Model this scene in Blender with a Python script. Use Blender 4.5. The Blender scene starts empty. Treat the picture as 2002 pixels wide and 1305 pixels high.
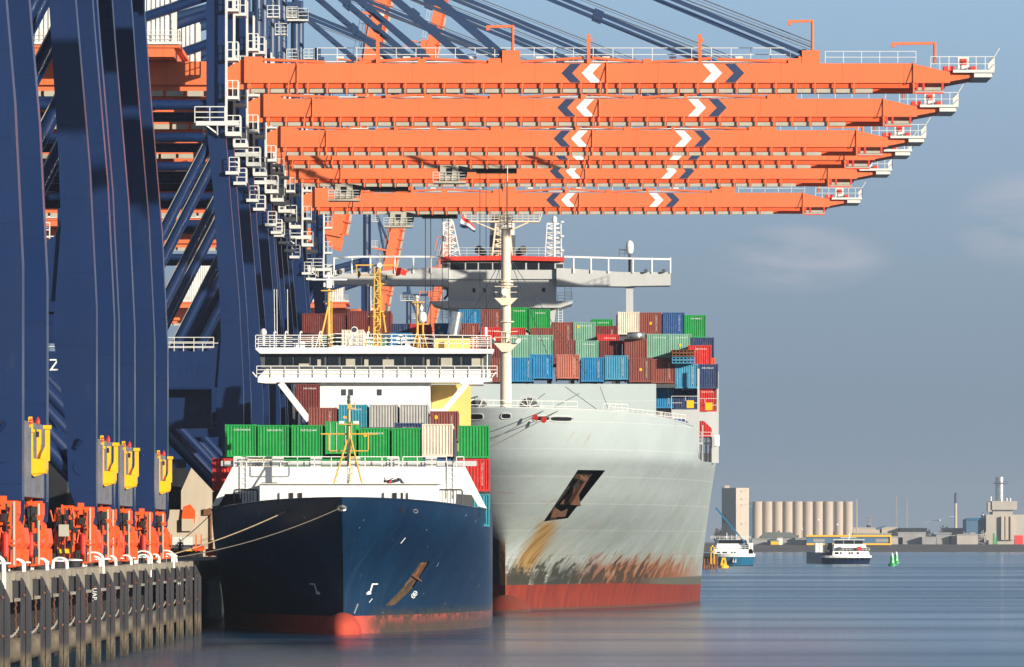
import bpy, bmesh, math, random
from mathutils import Vector, Matrix
R = math.radians
scene = bpy.context.scene
col = scene.collection
random.seed(7)

# ---------------------------------------------------------------- camera, sky, sun, exposure
FP = 13000.0            # focal length in photo pixels (photo is 2002 px wide)
H = 7.0                 # eye height above the water
VX, VY = 988.0, 1059.0  # where the quay line vanishes
cam_d = bpy.data.cameras.new('camera')
cam = bpy.data.objects.new('camera', cam_d); col.objects.link(cam)
cam.location = (0, 0, H); cam.rotation_euler = (R(90), 0, 0)
cam_d.sensor_width = 36; cam_d.lens = FP / 2002 * 36
cam_d.shift_x = 13 / 2002; cam_d.shift_y = 406.5 / 2002
cam_d.clip_start = 5; cam_d.clip_end = 40000
scene.camera = cam
EXPO = 0.62
scene.view_settings.view_transform = 'Standard'
scene.view_settings.look = 'None'
scene.view_settings.exposure = EXPO
scene.view_settings.gamma = 1

SUN_AZ, SUN_EL = 46.5, 12.5      # degrees to the right of straight behind the camera, height
def lin(r, g, b):
    f = lambda c: (c / 255 / 12.92) if c / 255 <= .04045 else ((c / 255 + .055) / 1.055) ** 2.4
    return (f(r), f(g), f(b))
world = bpy.data.worlds.new('World'); scene.world = world; world.use_nodes = True
nt = world.node_tree; nt.nodes.clear()
def wn(t, **k):
    n = nt.nodes.new(t)
    for a, b in k.items(): setattr(n, a, b)
    return n
out = wn('ShaderNodeOutputWorld')
sky = wn('ShaderNodeTexSky'); sky.sky_type = 'NISHITA'; sky.sun_disc = False
sky.sun_elevation = R(SUN_EL); sky.sun_rotation = R(180 - SUN_AZ)
sky.air_density = 1.0; sky.dust_density = 1.0; sky.ozone_density = 1.5
bg1 = wn('ShaderNodeBackground'); bg1.inputs[1].default_value = 0.065
nt.links.new(sky.outputs[0], bg1.inputs[0])
tc = wn('ShaderNodeTexCoord'); sep = wn('ShaderNodeSeparateXYZ')
nt.links.new(tc.outputs['Generated'], sep.inputs[0])
ramp = wn('ShaderNodeValToRGB')
mp = wn('ShaderNodeMapRange'); mp.inputs[1].default_value = 0.0; mp.inputs[2].default_value = 0.1
nt.links.new(sep.outputs[2], mp.inputs[0]); nt.links.new(mp.outputs[0], ramp.inputs[0])
SKYC = [(0.0, (140, 154, 168)), (0.07, (128, 147, 165)), (0.22, (130, 150, 170)), (0.42, (142, 164, 184)), (0.62, (151, 177, 201)), (0.8, (158, 189, 217)), (1.0, (150, 188, 224))]
el = ramp.color_ramp.elements
k = 1 / 2 ** EXPO
for i, (p, c) in enumerate(SKYC):
    e = el[i] if i < 2 else el.new(p)
    e.position = p
for i, (p, c) in enumerate(SKYC):
    c = lin(*c); el[i].position = p; el[i].color = (c[0] * k, c[1] * k, c[2] * k, 1)
# faint clouds low in the sky
nz = wn('ShaderNodeTexNoise'); nz.inputs['Scale'].default_value = 26; nz.inputs['Detail'].default_value = 6; nz.inputs['Roughness'].default_value = .55
mpg = wn('ShaderNodeMapping'); mpg.inputs['Scale'].default_value = (1, 1, 4.2); mpg.inputs['Location'].default_value = (0.035, 0, 0.02)
nt.links.new(tc.outputs['Generated'], mpg.inputs[0]); nt.links.new(mpg.outputs[0], nz.inputs[0])
cr = wn('ShaderNodeMapRange'); cr.inputs[1].default_value = .40; cr.inputs[2].default_value = .62; cr.inputs[4].default_value = .8
nt.links.new(nz.outputs[0], cr.inputs[0])
def blob(x, z, sx, sz):
    """soft window in direction space, so the clouds stand where the photograph has them"""
    m1 = wn('ShaderNodeMath', operation='SUBTRACT'); m1.inputs[1].default_value = x; nt.links.new(sep.outputs[0], m1.inputs[0])
    m2 = wn('ShaderNodeMath', operation='DIVIDE'); m2.inputs[1].default_value = sx; nt.links.new(m1.outputs[0], m2.inputs[0])
    m3 = wn('ShaderNodeMath', operation='MULTIPLY'); nt.links.new(m2.outputs[0], m3.inputs[0]); nt.links.new(m2.outputs[0], m3.inputs[1])
    m4 = wn('ShaderNodeMath', operation='SUBTRACT'); m4.inputs[1].default_value = z; nt.links.new(sep.outputs[2], m4.inputs[0])
    m5 = wn('ShaderNodeMath', operation='DIVIDE'); m5.inputs[1].default_value = sz; nt.links.new(m4.outputs[0], m5.inputs[0])
    m6 = wn('ShaderNodeMath', operation='MULTIPLY'); nt.links.new(m5.outputs[0], m6.inputs[0]); nt.links.new(m5.outputs[0], m6.inputs[1])
    m7 = wn('ShaderNodeMath', operation='ADD'); nt.links.new(m3.outputs[0], m7.inputs[0]); nt.links.new(m6.outputs[0], m7.inputs[1])
    m8 = wn('ShaderNodeMapRange'); m8.interpolation_type = 'SMOOTHSTEP'; m8.inputs[1].default_value = 1; m8.inputs[2].default_value = 0
    nt.links.new(m7.outputs[0], m8.inputs[0]); return m8.outputs[0]
b1 = blob(.0435, .0425, .016, .0058); b2 = blob(.078, .0478, .0125, .0085)
ad = wn('ShaderNodeMath', operation='MAXIMUM'); nt.links.new(b1, ad.inputs[0]); nt.links.new(b2, ad.inputs[1])
ml = wn('ShaderNodeMath', operation='MULTIPLY'); nt.links.new(ad.outputs[0], ml.inputs[0]); nt.links.new(cr.outputs[0], ml.inputs[1])
cm = wn('ShaderNodeMix'); cm.data_type = 'RGBA'; cc = lin(194, 194, 206); cm.inputs[7].default_value = (cc[0] * k, cc[1] * k, cc[2] * k, 1)
nt.links.new(ml.outputs[0], cm.inputs[0]); nt.links.new(ramp.outputs[0], cm.inputs[6])
bg2 = wn('ShaderNodeBackground'); bg2.inputs[1].default_value = 1.0
nt.links.new(cm.outputs[2], bg2.inputs[0])
mixf = wn('ShaderNodeMapRange'); mixf.inputs[1].default_value = .12; mixf.inputs[2].default_value = .42
nt.links.new(sep.outputs[2], mixf.inputs[0])
mx = wn('ShaderNodeMixShader'); nt.links.new(mixf.outputs[0], mx.inputs[0])
nt.links.new(bg2.outputs[0], mx.inputs[1]); nt.links.new(bg1.outputs[0], mx.inputs[2])
nt.links.new(mx.outputs[0], out.inputs[0])

sun_d = bpy.data.lights.new('sun', 'SUN'); sun_d.energy = 4.85; sun_d.angle = R(.5); sun_d.color = (1, .915, .775)
sun = bpy.data.objects.new('sun', sun_d); col.objects.link(sun)
a, e_ = R(SUN_AZ), R(SUN_EL)
sdir = Vector((math.sin(a) * math.cos(e_), -math.cos(a) * math.cos(e_), math.sin(e_)))   # towards the sun
sun.rotation_euler = sdir.to_track_quat('Z', 'Y').to_euler()
sun.location = (100, -50, 200)

# ---------------------------------------------------------------- helpers
def A(px, py, D):
    """size and height of something standing D metres away, read off the photograph"""
    return ((px - VX) * D / FP, H - (py - VY) * D / FP)

class MB:
    def __init__(s): s.v = []; s.f = []; s.q = []
    def add(s, vs, fs):
        s.q.append((len(s.v), len(s.f))); n = len(s.v); s.v += [tuple(v) for v in vs]; s.f += [tuple(n + i for i in f) for f in fs]; return s
    def box(s, x0, x1, y0, y1, z0, z1):
        return s.add([(x0, y0, z0), (x1, y0, z0), (x1, y1, z0), (x0, y1, z0), (x0, y0, z1), (x1, y0, z1), (x1, y1, z1), (x0, y1, z1)],
                     [(0, 3, 2, 1), (4, 5, 6, 7), (0, 1, 5, 4), (1, 2, 6, 5), (2, 3, 7, 6), (3, 0, 4, 7)])
    def prism(s, poly, y0, y1):
        """poly = [(x,z)...], extruded in depth"""
        n = len(poly)
        ar = sum(poly[i][0] * poly[(i + 1) % n][1] - poly[(i + 1) % n][0] * poly[i][1] for i in range(n))
        if ar < 0: poly = poly[::-1]
        vs = [(x, y0, z) for x, z in poly] + [(x, y1, z) for x, z in poly]
        fs = [tuple(range(n)), tuple(range(2 * n - 1, n - 1, -1))] + [(i, i + n, (i + 1) % n + n, (i + 1) % n) for i in range(n)]
        fs = [fs[0], fs[1]] + [tuple(reversed(f)) for f in fs[2:]]
        return s.add(vs, [tuple(f) for f in fs])
    def zprism(s, poly, z0, z1):
        """poly = [(x,y)...], extruded upward"""
        n = len(poly)
        vs = [(x, y, z0) for x, y in poly] + [(x, y, z1) for x, y in poly]
        return s.add(vs, [tuple(range(n - 1, -1, -1)), tuple(range(n, 2 * n))] + [(i, (i + 1) % n, (i + 1) % n + n, i + n) for i in range(n)])
    def tube(s, p, q, r, n=6, r2=None, caps=True):
        p = Vector(p); q = Vector(q); d = q - p
        if d.length < 1e-6: return s
        d.normalize(); up = Vector((0, 0, 1)) if abs(d.z) < .95 else Vector((1, 0, 0))
        a = d.cross(up).normalized(); b = d.cross(a).normalized()
        if r2 is None: r2 = r
        vs = []
        for c, rr in ((p, r), (q, r2)):
            for i in range(n):
                t = 2 * math.pi * (i + .5) / n
                vs.append(c + a * (math.cos(t) * rr) + b * (math.sin(t) * rr))
        fs = [(i, i + n, (i + 1) % n + n, (i + 1) % n) for i in range(n)]
        if caps: fs += [tuple(range(n)), tuple(range(2 * n - 1, n - 1, -1))]
        return s.add(vs, fs)
    def path(s, pts, r, n=6):
        for a_, b_ in zip(pts[:-1], pts[1:]): s.tube(a_, b_, r, n)
        return s
    def bar(s, p, q, w, h):
        """rectangular bar; w = across, h = along the up side"""
        p = Vector(p); q = Vector(q); d = (q - p).normalized(); up = Vector((0, 0, 1)) if abs(d.z) < .97 else Vector((1, 0, 0))
        a = d.cross(up).normalized() * w / 2; b = d.cross(a).normalized() * h / 2
        vs = [c + x * a + y * b for c in (p, q) for x, y in ((-1, -1), (1, -1), (1, 1), (-1, 1))]
        return s.add(vs, [(3, 2, 1, 0), (4, 5, 6, 7), (0, 1, 5, 4), (1, 2, 6, 5), (2, 3, 7, 6), (3, 0, 4, 7)])
    def sphere(s, c, rx, ry=None, rz=None, nu=14, nv=8, v0=-1.0, v1=1.0):
        ry = ry or rx; rz = rz or rx; vs = []; fs = []
        for j in range(nv + 1):
            t = (v0 + (v1 - v0) * j / nv) * math.pi / 2
            for i in range(nu):
                u = 2 * math.pi * i / nu
                vs.append((c[0] + rx * math.cos(t) * math.cos(u), c[1] + ry * math.cos(t) * math.sin(u), c[2] + rz * math.sin(t)))
        for j in range(nv):
            for i in range(nu):
                fs.append((j * nu + i, j * nu + (i + 1) % nu, (j + 1) * nu + (i + 1) % nu, (j + 1) * nu + i))
        fs.append(tuple(range(nu - 1, -1, -1))); fs.append(tuple(nv * nu + i for i in range(nu)))
        return s.add(vs, fs)
    def lathe(s, c, prof, n=16):
        """prof = [(r,z)...] about a vertical axis through c"""
        vs = []; fs = []
        for r, z in prof:
            for i in range(n):
                u = 2 * math.pi * i / n
                vs.append((c[0] + r * math.cos(u), c[1] + r * math.sin(u), c[2] + z))
        for j in range(len(prof) - 1):
            for i in range(n):
                fs.append((j * n + i, j * n + (i + 1) % n, (j + 1) * n + (i + 1) % n, (j + 1) * n + i))
        fs.append(tuple(range(n - 1, -1, -1))); fs.append(tuple((len(prof) - 1) * n + i for i in range(n)))
        return s.add(vs, fs)
    def rail(s, pts, h=1.1, step=1.5, r=.035, rows=3, post=None):
        """handrail following floor-level points"""
        post = post or r
        for a_, b_ in zip(pts[:-1], pts[1:]):
            a_ = Vector(a_); b_ = Vector(b_); L = (b_ - a_).length
            for k in range(rows):
                z = Vector((0, 0, h * (k + 1) / rows)); s.tube(a_ + z, b_ + z, r, 4)
            n = max(1, round(L / step))
            for i in range(n + 1):
                p = a_.lerp(b_, i / n); s.tube(p, p + Vector((0, 0, h)), post, 4)
        return s
    def ladder(s, x0, x1, y, z0, z1, r=.035, step=.35):
        s.tube((x0, y, z0), (x0, y, z1), r, 4); s.tube((x1, y, z0), (x1, y, z1), r, 4)
        z = z0 + step
        while z < z1: s.tube((x0, y, z), (x1, y, z), r * .8, 4); z += step
        return s
    def grid(s, rows, close=False):
        m = len(rows[0]); vs = [p for r_ in rows for p in r_]
        return s.add(vs, [(j * m + i, j * m + i + 1, (j + 1) * m + i + 1, (j + 1) * m + i) for j in range(len(rows) - 1) for i in range(m - 1)])
    def lattice(s, x0, x1, xt0, xt1, y0, y1, z0, z1, n, r, rd=None):
        """four-legged lattice mast, tapering from (x0..x1) at z0 to (xt0..xt1) at z1"""
        rd = rd or r * .7
        def P(c, t):
            xa = x0 + (xt0 - x0) * t; xb = x1 + (xt1 - x1) * t
            return [(xa, y0, 0), (xb, y0, 0), (xb, y1, 0), (xa, y1, 0)][c][:2] + (z0 + (z1 - z0) * t,)
        for c in range(4): s.tube(P(c, 0), P(c, 1), r, 4)
        for i in range(n):
            for c in range(4):
                d = (c + 1) % 4
                if i % 2: c_, d_ = d, c
                else: c_, d_ = c, d
                s.tube(P(c_, i / n), P(d_, (i + 1) / n), rd, 4); s.tube(P(c, (i + 1) / n), P(d, (i + 1) / n), rd, 4)
        return s
    def mesh(s, name, origin=(0, 0, 0), smooth=False):
        m = bpy.data.meshes.new(name); o = origin
        m.from_pydata([(v[0] - o[0], v[1] - o[1], v[2] - o[2]) for v in s.v], [], s.f)
        m.validate(); m.update()
        if smooth:
            m.polygons.foreach_set('use_smooth', [True] * len(m.polygons))
            try: m.set_sharp_from_angle(angle=R(38))
            except Exception: pass
        return m
    def each(s, name, mat_, parent=None, k=1, **kw):
        """every piece (k primitives each) becomes a part of its own"""
        q = s.q[::k] + [(len(s.v), len(s.f))]; r = []
        for (a, b), (c, d) in zip(q[:-1], q[1:]):
            t = MB(); t.v = s.v[a:c]; t.f = [tuple(i - a for i in f) for f in s.f[b:d]]; r.append(t.build(name, mat_, parent, **kw))
        return r
    def build(s, name, mat_, parent=None, origin=None, smooth=False, label=None):
        """one mesh object; a child is placed so that its vertices keep their world places"""
        if origin is None: origin = tuple(wloc(parent)) if parent else (0, 0, 0)
        m = s.mesh(name, origin, smooth)
        if mat_ is not None: m.materials.append(mat_)
        o = bpy.data.objects.new(name, m); col.objects.link(o)
        if parent: o.parent = parent
        else: o.location = origin
        if label: o['label'] = label
        return o
def wloc(o):
    v = Vector(o.location)
    while o.parent: o = o.parent; v += Vector(o.location)
    return v
def tag(o, label=None, cat=None, group=None, kind=None):
    if label: o['label'] = label
    if cat: o['category'] = cat
    if group: o['group'] = group
    if kind: o['kind'] = kind
    return o
def thing(name, label, cat, loc=(0, 0, 0), group=None):
    o = bpy.data.objects.new(name, None); o.empty_display_size = .5; col.objects.link(o); o.location = loc
    return tag(o, label, cat, group)
def copy_tree(o, parent=None):
    c = o.copy(); col.objects.link(c); c.parent = parent
    for ch in [q for q in o.children]: copy_tree(ch, c)
    return c
def text_mesh(name, s, size, mat_, parent, x, y, z, vertical=False, align='LEFT', ext=.01):
    cu = bpy.data.curves.new(name, 'FONT'); cu.body = s; cu.size = size; cu.extrude = ext; cu.resolution_u = 2
    cu.align_x = align
    if vertical: cu.body = '\n'.join(s); cu.space_line = .82
    t = bpy.data.objects.new(name, cu); col.objects.link(t)
    bpy.context.view_layer.update()
    me = bpy.data.meshes.new_from_object(t.evaluated_get(bpy.context.evaluated_depsgraph_get()))
    bpy.data.objects.remove(t); bpy.data.curves.remove(cu)
    me.transform(Matrix.Rotation(R(90), 4, 'X')); me.name = name
    me.materials.clear(); me.materials.append(mat_)
    o = bpy.data.objects.new(name, me); col.objects.link(o)
    if parent: o.parent = parent; w = wloc(parent); o.location = (x - w[0], y - w[1], z - w[2])
    else: o.location = (x, y, z)
    return o

# ---------------------------------------------------------------- materials
class NB:
    """little node-building helper"""
    def __init__(s, name):
        s.m = bpy.data.materials.new(name); s.m.use_nodes = True; s.t = s.m.node_tree; s.b = s.t.nodes['Principled BSDF']
        s.tc = s.n('ShaderNodeTexCoord')
    def n(s, t): return s.t.nodes.new(t)
    def l(s, a, b): s.t.links.new(a, b); return s
    def val(s, x, sock):
        if isinstance(x, (int, float)): sock.default_value = x
        elif isinstance(x, tuple): sock.default_value = x if len(x) == 4 else x + (1,)
        else: s.l(x, sock)
    def math(s, op, a, b=0.0, c=None, clamp=False):
        m = s.n('ShaderNodeMath'); m.operation = op; m.use_clamp = clamp; s.val(a, m.inputs[0]); s.val(b, m.inputs[1])
        if c is not None: s.val(c, m.inputs[2])
        return m.outputs[0]
    def noise(s, scale=(1, 1, 1), sc=1.0, det=4, rough=.55, coord='Object', loc=(0, 0, 0), dist=0.0):
        mp = s.n('ShaderNodeMapping'); mp.inputs['Scale'].default_value = scale; mp.inputs['Location'].default_value = loc
        s.l(s.tc.outputs[coord], mp.inputs[0])
        z = s.n('ShaderNodeTexNoise'); z.inputs['Scale'].default_value = sc; z.inputs['Detail'].default_value = det
        z.inputs['Roughness'].default_value = rough; z.inputs['Distortion'].default_value = dist
        s.l(mp.outputs[0], z.inputs[0]); return z.outputs[0]
    def rng(s, x, a, b, c=0.0, d=1.0, smooth=False):
        m = s.n('ShaderNodeMapRange'); s.val(x, m.inputs[0]); m.inputs[1].default_value = a; m.inputs[2].default_value = b
        m.inputs[3].default_value = c; m.inputs[4].default_value = d
        if smooth: m.interpolation_type = 'SMOOTHSTEP'
        return m.outputs[0]
    def mix(s, f, a, b):
        m = s.n('ShaderNodeMix'); m.data_type = 'RGBA'; s.val(f, m.inputs[0]); s.val(a, m.inputs[6]); s.val(b, m.inputs[7]); return m.outputs[2]
    def xyz(s):
        q = s.n('ShaderNodeSeparateXYZ'); s.l(s.tc.outputs['Object'], q.inputs[0]); return q.outputs
    def bump(s, h, strength=.3, dist=.05):
        b = s.n('ShaderNodeBump'); b.inputs['Strength'].default_value = strength; b.inputs['Distance'].default_value = dist
        s.l(h, b.inputs['Height']); s.l(b.outputs[0], s.b.inputs['Normal']); return s
    def fin(s, color=None, rough=None, metal=None, spec=None, coat=None):
        if color is not None: s.val(color, s.b.inputs['Base Color'])
        if rough is not None: s.val(rough, s.b.inputs['Roughness'])
        if metal is not None: s.b.inputs['Metallic'].default_value = metal
        if spec is not None: s.b.inputs['Specular IOR Level'].default_value = spec
        if coat is not None: s.b.inputs['Coat Weight'].default_value = coat; s.b.inputs['Coat Roughness'].default_value = .12
        return s.m
def sc3(c, f): return tuple(min(1, x * f) for x in c)
def paint(name, c, rough=.45, metal=0.0, var=.16, scale=.35, dirt=.0, dirtc=(.10, .055, .03), streak=False, spec=.5, seam=None):
    b = NB(name)
    n1 = b.noise((1, 1, 1), scale, 5); n2 = b.noise((2.5, 2.5, .35) if streak else (1, 1, .6), scale * 3, 6, .6, loc=(3, 7, 1))
    f = b.rng(n1, .3, .7); x = b.mix(f, sc3(c, 1 - var), sc3(c, 1 + var * .6))
    x = b.mix(b.rng(n2, .35, .8, 0, .35), x, sc3(c, .62))
    if dirt:
        n3 = b.noise((1.6, 1.6, .5), scale * 5, 8, .7, loc=(9, 2, 5))
        x = b.mix(b.rng(n3, .60, .68, 0, dirt), x, dirtc)
    r = b.rng(n2, .3, .7, rough * .85, min(1, rough * 1.2))
    if seam:      # weld lines between plates, and plates that differ a little in tone
        ax, pitch = seam; u = b.xyz()[ax]
        pl = b.math('FLOOR', b.math('DIVIDE', u, pitch)); sh = b.math('FRACT', b.math('MULTIPLY', b.math('SINE', b.math('MULTIPLY', pl, 12.9)), 43.7))
        x = b.mix(b.rng(sh, 0, 1, 0, .14), x, sc3(c, .72))
        ln = b.math('PINGPONG', u, pitch / 2)
        x = b.mix(b.rng(ln, .05, .03, 0, .45), x, sc3(c, .45))
    return b.fin(x, r, metal, spec)
M = {}
M['orange'] = paint('orange_crane_paint', (.78, .165, .050), .5, var=.10, scale=.12, dirt=.22, dirtc=(.42, .10, .04), seam=(0, 5.8))
M['orange_rail'] = paint('orange_less_lit_rail_beam', (.80, .095, .012), .5, var=.18, scale=.25, dirt=.2, dirtc=(.3, .05, .02))  # boom orange deepened, painting in the weaker light on the recessed beam
M['orange2'] = paint('orange_bogie_paint', (.86, .10, .012), .45, var=.16, scale=.8, dirt=.35, dirtc=(.10, .03, .015))
M['blue'] = paint('blue_crane_paint', (.0075, .0245, .088), .30, var=.14, scale=.12, dirt=.3, dirtc=(.03, .05, .09), seam=(2, 4.4))
M['bluestay'] = paint('blue_stay_paint', (.016, .042, .105), .4, var=.1, scale=.2)
M['white'] = paint('white_ship_paint', (.80, .79, .76), .4, var=.03, scale=.25, dirt=.12, dirtc=(.55, .45, .36), streak=True)
M['anchor'] = paint('dark_rusty_anchor', (.12, .048, .024), .85, var=.4, scale=1.4, dirt=.7, dirtc=(.02, .016, .013))
M['barrel'] = paint('weathered_fender_shell', (.13, .105, .075), .85, var=.4, scale=1.2, dirt=.8, dirtc=(.06, .05, .035))
M['galv'] = paint('galvanised_rail_paint', (.66, .66, .62), .55, var=.08, scale=.6)
M['tray'] = paint('beige_cable_tray', (.42, .39, .31), .6, var=.1, scale=.5)
M['shed'] = paint('white_corrugated_shed', (.72, .72, .68), .5, var=.05, scale=.3)
M['grey'] = paint('grey_bridge_paint', (.50, .51, .50), .42, var=.06, scale=.15, dirt=.08, dirtc=(.3, .25, .2), streak=True)
M['greydk'] = paint('dark_grey_steel', (.07, .075, .08), .55, var=.2, scale=.7)
M['black'] = paint('black_steel', (.012, .012, .014), .5, var=.3, scale=.8)
M['navy'] = paint('navy_marking_paint', (.018, .035, .095), .5, var=.1, scale=.4)
M['wmark'] = paint('white_marking_paint', (.82, .82, .78), .5, var=.05, scale=.4)
M['cream'] = paint('cream_mast_paint', (.78, .66, .50), .45, var=.08, scale=.5, dirt=.3, dirtc=(.45, .22, .08), streak=True)
M['mast'] = paint('ochre_mast_paint', (.72, .42, .07), .45, var=.12, scale=.6, dirt=.2, dirtc=(.3, .12, .03))
M['yellow'] = paint('bright_yellow_paint', (.90, .48, .005), .4, var=.08, scale=.7, dirt=.1)
M['casing'] = paint('pale_yellow_casing_paint', (.82, .55, .16), .45, var=.05, scale=.3)
M['red'] = paint('signal_red_paint', (.72, .035, .02), .45, var=.1, scale=.4)
M['redband'] = paint('red_wheelhouse_band', (.70, .045, .025), .45, var=.08, scale=.3)
M['concrete'] = paint('pale_concrete', (.28, .245, .19), .85, var=.3, scale=.6, dirt=.6, dirtc=(.2, .16, .11), streak=True)
M['deck'] = paint('quay_concrete', (.28, .26, .22), .9, var=.2, scale=.2)
M['seal'] = paint('beige_tug_house', (.50, .42, .31), .7, var=.08, scale=.25, dirt=.25, dirtc=(.25, .16, .10), streak=True)
M['rust'] = paint('rusty_iron', (.20, .075, .032), .85, var=.4, scale=1.4, dirt=.5, dirtc=(.05, .03, .02))
M['steel'] = paint('brushed_steel', (.62, .62, .60), .28, .85, var=.1, scale=.8)
M['glass'] = paint('dark_window_glass', (.012, .016, .022), .08, var=.2, scale=.6)
M['glass2'] = paint('tinted_window_glass', (.05, .06, .07), .1, var=.3, scale=.6)
M['bargeblue'] = paint('barge_blue_paint', (.012, .03, .10), .4, var=.15, scale=.3)
M['bargegrey'] = paint('barge_grey_side', (.10, .095, .11), .5, var=.15, scale=.3)
M['cyan'] = paint('turquoise_hull_paint', (.012, .13, .24), .4, var=.1, scale=.4)
M['sill'] = paint('weathered_sill_glare', (.15, .155, .18), .5, var=.3, scale=.9, dirt=.5, dirtc=(.14, .08, .05), streak=True)  # grey base paints in sun glare on blue steel; streaks are weathering
M['dark'] = paint('yard_shade_black', (.005, .006, .010), .8, var=.3, scale=.3)  # near-black colour paints in the unlit yard
M['silo'] = paint('cream_silo_concrete', (.50, .415, .335), .85, var=.05, scale=.06, streak=True)
M['bldblue'] = paint('blue_cladding', (.05, .13, .22), .6, var=.1, scale=.05)
M['bld'] = paint('beige_cladding', (.42, .38, .33), .7, var=.06, scale=.05)
M['bld2'] = paint('grey_cladding', (.30, .29, .28), .8, var=.15, scale=.07)
M['roofg'] = paint('grey_green_roof', (.20, .23, .19), .8, var=.1, scale=.1)
M['bank'] = paint('stone_bank', (.10, .085, .075), .95, var=.3, scale=.08)
M['land'] = paint('far_ground', (.10, .10, .07), .95, var=.2, scale=.02)
M['tree'] = paint('far_foliage', (.05, .055, .045), .95, var=.3, scale=.2)
M['gbuoy'] = paint('green_buoy_paint', (.0, .30, .07), .4, var=.1, scale=.6)
M['rubber'] = paint('black_rubber', (.02, .02, .022), .75, var=.3, scale=1.2)
M['skin'] = paint('skin_tone', (.45, .24, .15), .6, var=.05, scale=3)
M['cloth'] = paint('dark_clothing', (.03, .04, .06), .85, var=.2, scale=4)
M['redcloth'] = paint('red_shirt_cloth', (.5, .03, .03), .85, var=.2, scale=4)
M['hair'] = paint('dark_hair', (.015, .01, .008), .7, var=.2, scale=6)
M['rope'] = paint('mooring_rope', (.36, .27, .17), .9, var=.2, scale=3)
M['ropedk'] = paint('dark_mooring_rope', (.13, .11, .09), .9, var=.2, scale=3)

def timber():
    b = NB('fender_timber'); x = b.xyz()
    z = x[2]
    n = b.noise((3, 3, .5), 1.2, 7, .65)
    c = b.mix(b.rng(n, .3, .7), (.022, .021, .026), (.052, .050, .058))
    wet = b.math('ADD', z, b.rng(n, .3, .7, -.45, .45))
    pale = b.mix(b.rng(n, .38, .62), (.035, .03, .022), (.20, .155, .105))
    c = b.mix(b.rng(wet, 1.75, 1.35), c, pale)
    c = b.mix(b.rng(wet, .55, .2), c, (.045, .038, .03))
    return b.bump(n, .4, .05).fin(c, .85)
M['timber'] = timber()

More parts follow.
